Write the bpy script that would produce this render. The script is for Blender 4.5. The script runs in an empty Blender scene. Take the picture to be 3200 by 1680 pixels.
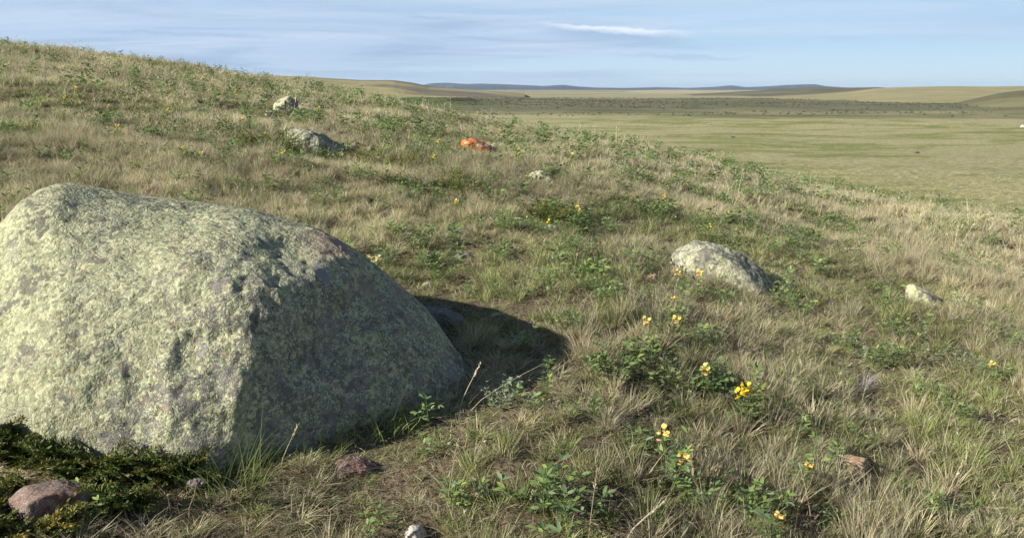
import bpy, bmesh, math, random, os
import numpy as np
from mathutils import Vector, Matrix, Euler
DEV = os.environ.get('DEV', '')
rng = np.random.default_rng(7)
random.seed(7)
sc = bpy.context.scene
C = sc.collection
W, H, FPX = 3200.0, 1680.0, 2580.0
PITCH = math.radians(12.33)
EYE = 1.5
FLOOR = -15.0

# ------------------------------------------------------------------ noise
def _hash(ix, iy, iz, s):
    h = (ix * 374761393 + iy * 668265263 + iz * 2147483647 + s * 1274126177) & 0xffffffff
    h = ((h ^ (h >> 13)) * 1274126177) & 0xffffffff
    h = ((h ^ (h >> 16)) * 2246822519) & 0xffffffff
    return ((h ^ (h >> 15)) & 0xffffff) / float(0xffffff) * 2 - 1

def vnoise(p, s=0):
    p = np.asarray(p, float)
    f = np.floor(p).astype(np.int64); t = p - f
    t = t * t * t * (t * (t * 6 - 15) + 10)
    o = 0
    for dx in (0, 1):
        wx = t[:, 0] if dx else 1 - t[:, 0]
        for dy in (0, 1):
            wy = t[:, 1] if dy else 1 - t[:, 1]
            for dz in (0, 1):
                wz = t[:, 2] if dz else 1 - t[:, 2]
                o = o + wx * wy * wz * _hash(f[:, 0] + dx, f[:, 1] + dy, f[:, 2] + dz, s)
    return o

def fbm(p, octs=4, s=0, gain=.5):
    p = np.asarray(p, float); a = 1.; o = 0; q = p.copy()
    for i in range(octs):
        o = o + a * vnoise(q, s + i * 17); q = q * 2.03 + 11.3; a *= gain
    return o

def fbm2(x, y, scale, octs=3, s=0):
    x = np.atleast_1d(np.asarray(x, float)); y = np.atleast_1d(np.asarray(y, float))
    return fbm(np.stack([x * scale, y * scale, np.zeros_like(x)], 1), octs, s)

def smooth(a, b, x):
    t = np.clip((x - a) / (b - a), 0, 1); return t * t * (3 - 2 * t)

# ------------------------------------------------------------------ camera model and terrain
def ray(px, py):
    u = (px - W / 2) / FPX; v = (H / 2 - py) / FPX
    return np.array([u, math.cos(PITCH) + v * math.sin(PITCH), -math.sin(PITCH) + v * math.cos(PITCH)])

def az_el(px, py):
    d = ray(px, py); return math.atan2(d[0], d[1]), d[2] / math.hypot(d[0], d[1])

_sil = [(-900, 60), (-400, 90), (0, 134), (200, 152), (500, 190), (700, 224), (870, 243), (1000, 268), (1180, 303), (1400, 352),
        (1600, 388), (1800, 424), (2000, 462), (2350, 540), (2500, 572), (2800, 622), (3200, 672), (3600, 725), (4100, 790)]
_sil = [(a, b + 11) for a, b in _sil]   # the skyline above is the tips of the grass
_sa = np.array([az_el(*p)[0] for p in _sil]); _se = np.array([az_el(*p)[1] for p in _sil])
_fine = np.linspace(-math.pi, math.pi, 1441)
_e = np.interp(_fine, _sa, _se)
_left = _fine < _sa[0]; _right = _fine > _sa[-1]
_e[_left] = _se[0] + .04 * np.sin((_sa[0] - _fine[_left]) * 1.2)
_e[_right] = _se[-1] + (_e[0] - _se[-1]) * smooth(_sa[-1], math.pi, _fine[_right])
_k = np.exp(-np.linspace(-2, 2, 17) ** 2); _k /= _k.sum()
_e = np.convolve(np.pad(_e, 8, mode='wrap'), _k, 'valid')
_r = np.interp(_fine, [-math.pi, -.7, -.5, -.2, 0, .12, .35, .6, math.pi], [30, 34, 31, 24, 17.5, 16.5, 17.5, 20, 30])

def terrain(x, y):
    x = np.atleast_1d(np.asarray(x, float)); y = np.atleast_1d(np.asarray(y, float))
    r = np.hypot(x, y); a = np.arctan2(x, y)
    e = np.interp(a, _fine, _e); rs = np.interp(a, _fine, _r)
    z = -EYE + (e + 2 * EYE / rs) * r - EYE / rs ** 2 * r * r
    z = z + smooth(.5, 3, r) * (.035 * fbm2(x, y, 1.1, 3, 5) + .06 * fbm2(x, y, .35, 2, 9)) * (1 - smooth(rs * .8, rs * 1.1, r) * .6)
    fl = FLOOR + fbm2(x, y * 1.6, 1 / 90., 3, 31) * .9 * smooth(60, 200, r) + fbm2(x, y, 1 / 900., 3, 33) * 2.2 * smooth(300, 1500, r)
    gx, gy = -97., 880.
    fl = fl + 4.5 * np.exp(-((x - gx) / 75) ** 2 - ((y - gy) / 110) ** 2)
    k = 2.0
    m = np.maximum(z, fl)
    return m + k * np.log1p(np.exp(-np.abs(z - fl) / k)) * (r > 3)

def gz(x, y): return float(terrain(x, y)[0])

def at(px, py, h=0.0):
    """ground point under the line of sight through a photo pixel (h: height above the ground that the line passes at)"""
    d = ray(px, py); L = math.hypot(d[0], d[1])
    rr = np.concatenate([np.linspace(1.2, 40, 3000), np.geomspace(40, 9000, 3000)])
    zz = terrain(rr * d[0] / L, rr * d[1] / L) + h - rr * d[2] / L
    i = np.where(zz >= 0)[0]
    i = i[0] if len(i) else int(np.argmax(zz[:3000]))
    r = rr[i]
    return np.array([r * d[0] / L, r * d[1] / L, gz(r * d[0] / L, r * d[1] / L)])

def P(px, py, r):
    d = ray(px, py); return d * (r / math.hypot(d[0], d[1]))

# ------------------------------------------------------------------ object helpers
def tag(o, label=None, cat=None, group=None, kind=None):
    if label: o['label'] = label
    if cat: o['category'] = cat
    if group: o['group'] = group
    if kind: o['kind'] = kind
    return o

def empty(name, loc=(0, 0, 0), rz=0, s=1):
    o = bpy.data.objects.new(name, None); C.objects.link(o); o.location = loc; o.rotation_euler = (0, 0, rz); o.scale = (s, s, s)
    o.empty_display_size = .05
    return o

def tri_mesh(name, V, T, col=None, mat=None, smooth_=True):
    me = bpy.data.meshes.new(name)
    V = np.asarray(V, np.float32); T = np.asarray(T, np.int32)
    me.vertices.add(len(V)); me.vertices.foreach_set('co', V.ravel())
    me.loops.add(T.size); me.loops.foreach_set('vertex_index', T.ravel())
    me.polygons.add(len(T)); me.polygons.foreach_set('loop_start', np.arange(0, T.size, 3, dtype=np.int32))
    if smooth_: me.polygons.foreach_set('use_smooth', np.ones(len(T), bool))
    if col is not None:
        at_ = me.color_attributes.new('col', 'FLOAT_COLOR', 'POINT')
        c4 = np.ones((len(V), 4), np.float32); c4[:, :3] = col
        at_.data.foreach_set('color', c4.ravel())
    me.update(calc_edges=True); me.validate()
    if mat: me.materials.append(mat)
    return me

def obj(name, me, parent=None, loc=None, rz=None):
    o = bpy.data.objects.new(name, me); C.objects.link(o)
    if parent: o.parent = parent
    if loc is not None: o.location = loc
    if rz is not None: o.rotation_euler = (0, 0, rz)
    return o

class Batch:
    def __init__(s): s.V = []; s.T = []; s.c = []; s.n = 0
    def add(s, V, T, col):
        V = np.asarray(V, float); s.V.append(V); s.T.append(np.asarray(T) + s.n)
        c = np.asarray(col, float); s.c.append(np.broadcast_to(c, (len(V), 3)) if c.ndim == 1 else c); s.n += len(V)
    def many(s, V, T, M, O, col):
        """copies of template V,T under matrices M (N,3,3) and offsets O (N,3), colours (N,3)"""
        N = len(O); X = np.einsum('nij,vj->nvi', M, V) + O[:, None, :]
        TT = (T[None] + (np.arange(N) * len(V))[:, None, None]).reshape(-1, 3)
        s.add(X.reshape(-1, 3), TT, np.repeat(col, len(V), 0))
    def mesh(s, name, mat):
        return tri_mesh(name, np.concatenate(s.V), np.concatenate(s.T), np.concatenate(s.c), mat)

def frame(d, up=None, roll=None):
    """(N,3,3) matrices whose x axis is d"""
    d = d / np.linalg.norm(d, axis=1, keepdims=True)
    u = np.tile([0., 0, 1], (len(d), 1)) if up is None else up
    yv = np.cross(u, d); n = np.linalg.norm(yv, axis=1, keepdims=True); yv = np.where(n < 1e-4, [1., 0, 0], yv / np.maximum(n, 1e-6))
    zv = np.cross(d, yv)
    if roll is not None:
        c, s_ = np.cos(roll)[:, None], np.sin(roll)[:, None]
        yv, zv = yv * c + zv * s_, zv * c - yv * s_
    return np.stack([d, yv, zv], 2)

# ------------------------------------------------------------------ materials
class NT:
    def __init__(s, name):
        s.m = bpy.data.materials.new(name); s.m.use_nodes = True; s.t = s.m.node_tree; s.t.nodes.clear()
        s.out = s.n('ShaderNodeOutputMaterial')
    def n(s, typ, **kw):
        nd = s.t.nodes.new(typ)
        for k, v in kw.items(): setattr(nd, k, v)
        return nd
    def l(s, a, b): s.t.links.new(a, b)
    def pos(s, scale=(1, 1, 1), obj_=False):
        g = s.n('ShaderNodeTexCoord').outputs['Object'] if obj_ else s.n('ShaderNodeNewGeometry').outputs['Position']
        mp = s.n('ShaderNodeMapping'); mp.inputs['Scale'].default_value = scale; s.l(g, mp.inputs['Vector']); return mp.outputs[0]
    def noise(s, vec, scale, detail=4, rough=.55, dist=0.):
        nd = s.n('ShaderNodeTexNoise'); s.l(vec, nd.inputs['Vector'])
        nd.inputs['Scale'].default_value = scale; nd.inputs['Detail'].default_value = detail
        nd.inputs['Roughness'].default_value = rough; nd.inputs['Distortion'].default_value = dist
        return nd
    def vor(s, vec, scale, feature='F1', rand=1.):
        nd = s.n('ShaderNodeTexVoronoi', feature=feature); s.l(vec, nd.inputs['Vector']); nd.inputs['Scale'].default_value = scale
        nd.inputs['Randomness'].default_value = rand
        return nd
    def ramp(s, fac, stops, interp='LINEAR'):
        r = s.n('ShaderNodeValToRGB'); r.color_ramp.interpolation = interp
        el = r.color_ramp.elements
        while len(el) < len(stops): el.new(.5)
        for e, (p, c) in zip(el, stops):
            e.position = p; e.color = (c, c, c, 1) if isinstance(c, (int, float)) else (*c, 1)
        s.l(fac, r.inputs[0]); return r.outputs[0]
    def mix(s, f, a, b, mode='MIX'):
        m = s.n('ShaderNodeMix', data_type='RGBA', blend_type=mode)
        for i, v in ((0, f), (6, a), (7, b)):
            if isinstance(v, bpy.types.NodeSocket): s.l(v, m.inputs[i])
            elif i == 0: m.inputs[0].default_value = v
            else: m.inputs[i].default_value = (*v, 1)
        return m.outputs[2]
    def math(s, op, a, b=None, c=None, clamp=False):
        m = s.n('ShaderNodeMath', operation=op, use_clamp=clamp)
        for i, v in enumerate((a, b, c)):
            if v is None: continue
            if isinstance(v, bpy.types.NodeSocket): s.l(v, m.inputs[i])
            else: m.inputs[i].default_value = v
        return m.outputs[0]
    def mapr(s, v, a, b, c=0., d=1.):
        m = s.n('ShaderNodeMapRange', interpolation_type='SMOOTHSTEP'); s.l(v, m.inputs[0])
        for i, x in enumerate((a, b, c, d)): m.inputs[i + 1].default_value = x
        return m.outputs[0]
    def bump(s, h, strength, dist, normal=None):
        b = s.n('ShaderNodeBump'); s.l(h, b.inputs['Height']); b.inputs['Strength'].default_value = strength; b.inputs['Distance'].default_value = dist
        if normal is not None: s.l(normal, b.inputs['Normal'])
        return b.outputs[0]
    def principled(s, col, rough=.9, spec=.2, normal=None):
        p = s.n('ShaderNodeBsdfPrincipled')
        if isinstance(col, bpy.types.NodeSocket): s.l(col, p.inputs['Base Color'])
        else: p.inputs['Base Color'].default_value = (*col, 1)
        p.inputs['Roughness'].default_value = rough; p.inputs['Specular IOR Level'].default_value = spec
        if normal is not None: s.l(normal, p.inputs['Normal'])
        return p
    def done(s, shader): s.l(shader, s.out.inputs['Surface']); return s.m

def leaf_material(name, trans=.3, rough=.7, hue_scale=.8, var=.35, spec=.25, patch=True, gain=1.0):
    """vertex colour x per-plant random x slow world noise, with light passing through"""
    t = NT(name)
    c = t.n('ShaderNodeVertexColor', layer_name='col').outputs[0]
    rnd = t.n('ShaderNodeObjectInfo').outputs['Random']
    br = t.math('MULTIPLY_ADD', rnd, var, gain - var / 2)
    if patch:
        nz = t.noise(t.pos(), hue_scale, 3)
        br = t.math('MULTIPLY', br, t.mapr(nz.outputs['Fac'], .3, .7, .78, 1.22))
    cc = t.n('ShaderNodeVectorMath', operation='SCALE'); t.l(c, cc.inputs[0]); t.l(br, cc.inputs['Scale'])
    p = t.principled(cc.outputs[0], rough, spec)
    tr = t.n('ShaderNodeBsdfTranslucent'); t.l(cc.outputs[0], tr.inputs[0])
    m = t.n('ShaderNodeMixShader'); m.inputs[0].default_value = trans
    t.l(p.outputs[0], m.inputs[1]); t.l(tr.outputs[0], m.inputs[2])
    return t.done(m.outputs[0])

def lichen_rock(name, rock=((.20, .19, .18), (.30, .25, .23)), lichen=((.34, .34, .21), (.60, .595, .385)), cover=.62, dark=(.066, .065, .055),
                dark_amt=.38, pink=None, orange=.0, scale=1., bumpy=1., obj_=True, big=False):
    t = NT(name); v = t.pos(obj_=obj_)
    wob = t.noise(v, 30 * scale, 4)
    vv = t.n('ShaderNodeVectorMath', operation='MULTIPLY_ADD'); t.l(wob.outputs['Color'], vv.inputs[0]); vv.inputs[1].default_value = (.03 / scale,) * 3; t.l(v, vv.inputs[2]); vw = vv.outputs[0]
    n1 = t.noise(v, 9 * scale, 6, .65); n2 = t.noise(v, 60 * scale, 4, .6); n3 = t.noise(v, 2.2 * scale, 4, .6)
    base = t.mix(t.mapr(n1.outputs['Fac'], .38, .62), rock[0], rock[1])
    if pink: base = t.mix(t.mapr(n3.outputs['Fac'], .48, .62), base, pink)
    speck = t.vor(v, 260 * scale)
    base = t.mix(t.math('MULTIPLY', t.mapr(speck.outputs['Color'], .35, .9), .35), base, (.5, .46, .42))
    # lichen thalli: warped cells, each with its own tint
    c1 = t.vor(vw, 85 * scale); c2 = t.vor(vw, 180 * scale)
    lc = t.mix(t.mapr(c1.outputs['Color'], .2, .8), lichen[0], lichen[1])
    lc = t.mix(t.math('MULTIPLY', t.mapr(c2.outputs['Color'], .45, .8), .55), lc, tuple(x * .55 for x in lichen[0]))
    lc = t.mix(t.math('MULTIPLY', t.mapr(n1.outputs['Fac'], .45, .7), .45), lc, (.30, .305, .24))
    # rosettes: bigger colonies with a paler rim and a worn middle
    c3 = t.vor(vw, 19 * scale); rim = t.math('MULTIPLY', t.mapr(c3.outputs['Distance'], .16, .30), t.mapr(c3.outputs['Distance'], .48, .34))
    s3 = t.n('ShaderNodeSeparateColor'); t.l(c3.outputs['Color'], s3.inputs[0]); on = t.mapr(s3.outputs[0], .55, .60)
    lc = t.mix(t.math('MULTIPLY', t.math('MULTIPLY', rim, on), .7), lc, tuple(min(.62, x * 1.12) for x in lichen[1]))
    lc = t.mix(t.math('MULTIPLY', t.math('MULTIPLY', t.mapr(c3.outputs['Distance'], .24, .10), on), .45), lc, tuple(x * .62 for x in lichen[0]))
    # finest grain
    fg = t.noise(v, 330 * scale, 2, .5); lc = t.mix(t.math('MULTIPLY', t.mapr(fg.outputs['Fac'], .52, .66), .45), lc, tuple(x * .45 for x in lichen[0]))
    sep = t.n('ShaderNodeSeparateColor'); t.l(c2.outputs['Color'], sep.inputs[0])
    g = t.math('ADD', t.math('MULTIPLY', n1.outputs['Fac'], .5), t.math('MULTIPLY', t.noise(vw, 24 * scale, 5, .65).outputs['Fac'], .5))
    g = t.math('ADD', g, t.math('MULTIPLY', t.math('SUBTRACT', sep.outputs[1], .5), .16))
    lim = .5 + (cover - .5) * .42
    if big:   # shaded face: less lichen, and dark bare rock that paints its shade deeper
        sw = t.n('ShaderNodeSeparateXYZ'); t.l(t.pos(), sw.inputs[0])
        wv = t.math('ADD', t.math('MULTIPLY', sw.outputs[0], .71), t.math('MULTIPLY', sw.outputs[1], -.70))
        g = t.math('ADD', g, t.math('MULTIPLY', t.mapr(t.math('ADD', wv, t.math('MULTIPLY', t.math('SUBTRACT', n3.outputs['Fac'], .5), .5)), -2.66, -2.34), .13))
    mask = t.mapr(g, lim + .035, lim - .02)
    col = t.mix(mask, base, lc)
    # dark crust spots
    d = t.math('MULTIPLY_ADD', t.noise(vw, 34 * scale, 4, .6).outputs['Fac'], .6, t.math('MULTIPLY', t.noise(v, 5.5 * scale, 3).outputs['Fac'], .4))
    dm = t.mapr(d, .60 - dark_amt * .2, .625 - dark_amt * .2)
    col = t.mix(t.math('MULTIPLY', dm, .85), col, t.mix(n2.outputs['Fac'], dark, tuple(min(1, x * 3.2) for x in dark)))
    if big:   # orange and pink flecks, worn lilac-grey patches with no lichen
        o = t.noise(vw, 26, 3, .5); om = t.mapr(o.outputs['Fac'], .645, .67)
        col = t.mix(t.math('MULTIPLY', om, .38), col, t.mix(n2.outputs['Fac'], (.36, .20, .11), (.50, .33, .22)))
        col = t.mix(t.math('MULTIPLY', t.mapr(t.noise(v, 7.3, 4).outputs['Fac'], .67, .70), .9), col, (.235, .225, .225))
        sx = t.n('ShaderNodeSeparateXYZ'); t.l(t.pos(), sx.inputs[0])
        # bare weathered pink band along the right-hand shoulder
        rid = t.math('MULTIPLY', t.math('MULTIPLY', t.mapr(sx.outputs[0], -.95, -.6), t.math('MULTIPLY', t.mapr(sx.outputs[2], -.84, -.72), t.mapr(sx.outputs[1], 2.86, 3.02))), t.mapr(t.noise(v, 4.1, 5, .62).outputs['Fac'], .42, .54))
        col = t.mix(t.math('MULTIPLY', rid, .85), col, t.mix(t.mapr(n2.outputs['Fac'], .4, .6), (.29, .165, .12), (.24, .215, .195)))
    if orange: col = t.mix(t.math('MULTIPLY', t.mapr(t.noise(vw, 20 * scale, 3).outputs['Fac'], .62 - orange * .3, .66 - orange * .3), .9), col, t.mix(n2.outputs['Fac'], (.50, .10, .015), (.62, .20, .03)))
    hgt = t.math('ADD', t.math('MULTIPLY', mask, t.math('SUBTRACT', 1.15, c1.outputs['Distance'])), t.math('MULTIPLY', n2.outputs['Fac'], .9))
    hgt = t.math('ADD', hgt, t.math('MULTIPLY', c2.outputs['Distance'], -.5))
    nrm = t.bump(hgt, .7 * bumpy, .004 / scale)
    nrm = t.bump(n1.outputs['Fac'], .4 * bumpy, .012 / scale, nrm)
    return t.done(t.principled(col, .95, .12, nrm).outputs[0])

M = {}
M['grass'] = leaf_material('grass_blades', .38, .75, .7, .4, gain=1.12)
M['leaf'] = leaf_material('broad_leaves', .30, .5, 1.5, .35, .35)
M['stem'] = leaf_material('plant_stems', .1, .6, 1.5, .2)
M['petal'] = leaf_material('petals', .35, .6, 1.5, .15, patch=False)
M['juniper'] = leaf_material('juniper_sprays', .15, .7, 5., .2)
M['sage'] = leaf_material('sagebrush', .1, .9, .02, .5)
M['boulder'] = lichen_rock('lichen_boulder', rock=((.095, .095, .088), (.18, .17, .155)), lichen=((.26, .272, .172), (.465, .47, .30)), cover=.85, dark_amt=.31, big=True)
M['pale_rock'] = lichen_rock('pale_lichen_rock', lichen=((.38, .38, .22), (.55, .54, .36)), cover=.68, dark_amt=.45, scale=1.15)
M['slope_rock'] = lichen_rock('slope_lichen_rock', rock=((.15, .15, .14), (.24, .23, .21)), lichen=((.32, .325, .21), (.50, .495, .34)), cover=.62, dark_amt=.52, scale=1.1)
M['grey_rock'] = lichen_rock('grey_rock', rock=((.13, .13, .14), (.24, .23, .23)), lichen=((.30, .31, .20), (.46, .46, .31)), cover=.72, dark_amt=.45, scale=1.2)
M['dark_rock'] = lichen_rock('dark_rock', rock=((.07, .07, .08), (.15, .14, .15)), lichen=((.20, .21, .2), (.30, .30, .28)), cover=.38, dark_amt=.5, scale=1.3)
M['red_rock'] = lichen_rock('reddish_rock', rock=((.125, .082, .068), (.19, .128, .105)), lichen=((.27, .23, .20), (.33, .31, .28)), cover=.30, dark=(.07, .035, .03), dark_amt=.36, scale=1.6)
M['white_rock'] = lichen_rock('bleached_rock', rock=((.36, .33, .30), (.50, .46, .42)), lichen=((.42, .42, .34), (.5, .5, .42)), cover=.4, dark_amt=.18, scale=1.6)
M['tan_rock'] = lichen_rock('tan_rock', rock=((.36, .22, .13), (.42, .28, .18)), lichen=((.42, .33, .24), (.45, .36, .27)), cover=.3, dark_amt=.12, scale=1.6)
M['orange_rock'] = lichen_rock('orange_lichen_rock', rock=((.22, .2, .18), (.36, .32, .27)), lichen=((.42, .10, .02), (.62, .22, .05)), cover=.60, dark=(.10, .03, .015), dark_amt=.34, scale=.7)

def sward(t, v, gain=1.):
    va = t.pos((.6, 1, 1))
    n0 = t.noise(va, .012, 5, .6, .3); n1 = t.noise(va, .055, 6, .65, .4); n2 = t.noise(v, .8, 8, .82); n3 = t.noise(t.pos((.5, 1, 1)), .22, 5, .7)
    g = gain
    tan = t.mix(t.mapr(n2.outputs['Fac'], .35, .65), (.245 * g, .23 * g, .12 * g), (.47 * g, .43 * g, .25 * g))
    grn = t.mix(t.mapr(n2.outputs['Fac'], .35, .65), (.15 * g, .175 * g, .062 * g), (.28 * g, .295 * g, .12 * g))
    f = t.math('ADD', t.math('MULTIPLY', n1.outputs['Fac'], .55), t.math('MULTIPLY', n0.outputs['Fac'], .45))
    f = t.math('ADD', f, t.math('MULTIPLY', t.math('SUBTRACT', n3.outputs['Fac'], .5), .35))
    px = t.n('ShaderNodeSeparateXYZ'); t.l(t.pos(), px.inputs[0])
    near = t.math('MULTIPLY', t.mapr(px.outputs[1], 175, 95), t.mapr(px.outputs[0], -10, 35)); f = t.math('ADD', f, t.math('MULTIPLY', near, .012))
    far = t.mix(t.mapr(f, .455, .57), tan, grn)
    return t.mix(t.math('MULTIPLY', t.mapr(n3.outputs['Fac'], .60, .72), .5), far, (.14 * g, .14 * g, .075 * g)), n0, n2

def plain_grass_material():
    t = NT('plain_grass'); c, _, _ = sward(t, t.pos(), 1.35)
    p = t.principled(c, .9, .1); tr = t.n('ShaderNodeBsdfTranslucent'); t.l(c, tr.inputs[0])
    m = t.n('ShaderNodeMixShader'); m.inputs[0].default_value = .3; t.l(p.outputs[0], m.inputs[1]); t.l(tr.outputs[0], m.inputs[2])
    return t.done(m.outputs[0])

def ground_material():
    t = NT('prairie_ground'); g = t.n('ShaderNodeNewGeometry').outputs['Position']
    v = t.pos()
    ln = t.n('ShaderNodeVectorMath', operation='LENGTH')
    sx = t.n('ShaderNodeSeparateXYZ'); t.l(g, sx.inputs[0])
    cx = t.n('ShaderNodeCombineXYZ'); t.l(sx.outputs[0], cx.inputs[0]); t.l(sx.outputs[1], cx.inputs[1]); t.l(cx.outputs[0], ln.inputs[0])
    r = ln.outputs['Value']
    # near: earth and dead litter
    a = t.noise(v, 55, 6, .7); b = t.noise(v, 6, 4)
    near = t.mix(t.mapr(a.outputs['Fac'], .38, .66), (.08, .062, .042), (.27, .215, .145))
    near = t.mix(t.mapr(b.outputs['Fac'], .5, .7), near, t.mix(a.outputs['Fac'], (.05, .055, .02), (.13, .13, .055)))
    # middle distance and plain: sward in tan and green drifts
    far, n0, n2 = sward(t, v)
    # sagebrush flats: grey-green scrub between about 500 m and 1.3 km, ragged edges; cloud shadow also put into its dark tone
    rn = t.math('ADD', r, t.math('MULTIPLY_ADD', t.noise(t.pos((.35, 1, 1)), .006, 5, .65).outputs['Fac'], 700, -350))
    rn = t.math('ADD', rn, t.math('MULTIPLY', sx.outputs[0], -.12))
    sb = t.math('MULTIPLY', t.mapr(rn, 400, 620), t.mapr(rn, 1420, 1150))
    s2 = t.noise(t.pos((.4, 1.2, 1)), .05, 6, .75)
    sage = t.mix(t.mapr(s2.outputs['Fac'], .40, .62), (.095, .095, .064), (.17, .165, .10))
    far = t.mix(t.math('MULTIPLY', sb, .93), far, sage)
    # pale dry flats beyond
    pl = t.mapr(rn, 1250, 1700)
    far = t.mix(pl, far, t.mix(t.mapr(t.noise(t.pos((.3, 1, 1)), .002, 5).outputs['Fac'], .42, .6), (.33, .30, .175), (.24, .22, .13)))
    # green swale on the low rise
    dx = t.math('DIVIDE', t.math('ADD', sx.outputs[0], 100), 95); dy = t.math('DIVIDE', t.math('SUBTRACT', sx.outputs[1], 800), 150)
    q = t.math('ADD', t.math('MULTIPLY', dx, dx), t.math('MULTIPLY', dy, dy))
    q = t.math('ADD', q, t.math('MULTIPLY', t.math('SUBTRACT', n0.outputs['Fac'], .5), 1.5))
    far = t.mix(t.mapr(q, 1.2, .5), far, (.105, .13, .045))
    col = t.mix(t.mapr(r, 22, 45), near, far)
    bf = t.bump(n2.outputs['Fac'], .9, .8); 
    bn = t.bump(a.outputs['Fac'], .8, .02)
    mn = t.n('ShaderNodeMix', data_type='VECTOR'); t.l(t.mapr(r, 22, 45), mn.inputs[0]); t.l(bn, mn.inputs[4]); t.l(bf, mn.inputs[5])
    return t.done(t.principled(col, .98, .05, mn.outputs[1]).outputs[0])
M['ground'] = ground_material(); M['plain_grass'] = plain_grass_material()

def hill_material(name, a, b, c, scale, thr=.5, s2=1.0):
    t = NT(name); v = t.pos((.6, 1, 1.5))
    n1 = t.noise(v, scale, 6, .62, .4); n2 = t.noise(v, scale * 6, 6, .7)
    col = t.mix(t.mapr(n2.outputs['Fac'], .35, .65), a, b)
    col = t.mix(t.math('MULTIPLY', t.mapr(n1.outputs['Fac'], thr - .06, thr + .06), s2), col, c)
    return t.done(t.principled(col, .98, .05, t.bump(n2.outputs['Fac'], .5, 4)).outputs[0])

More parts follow.
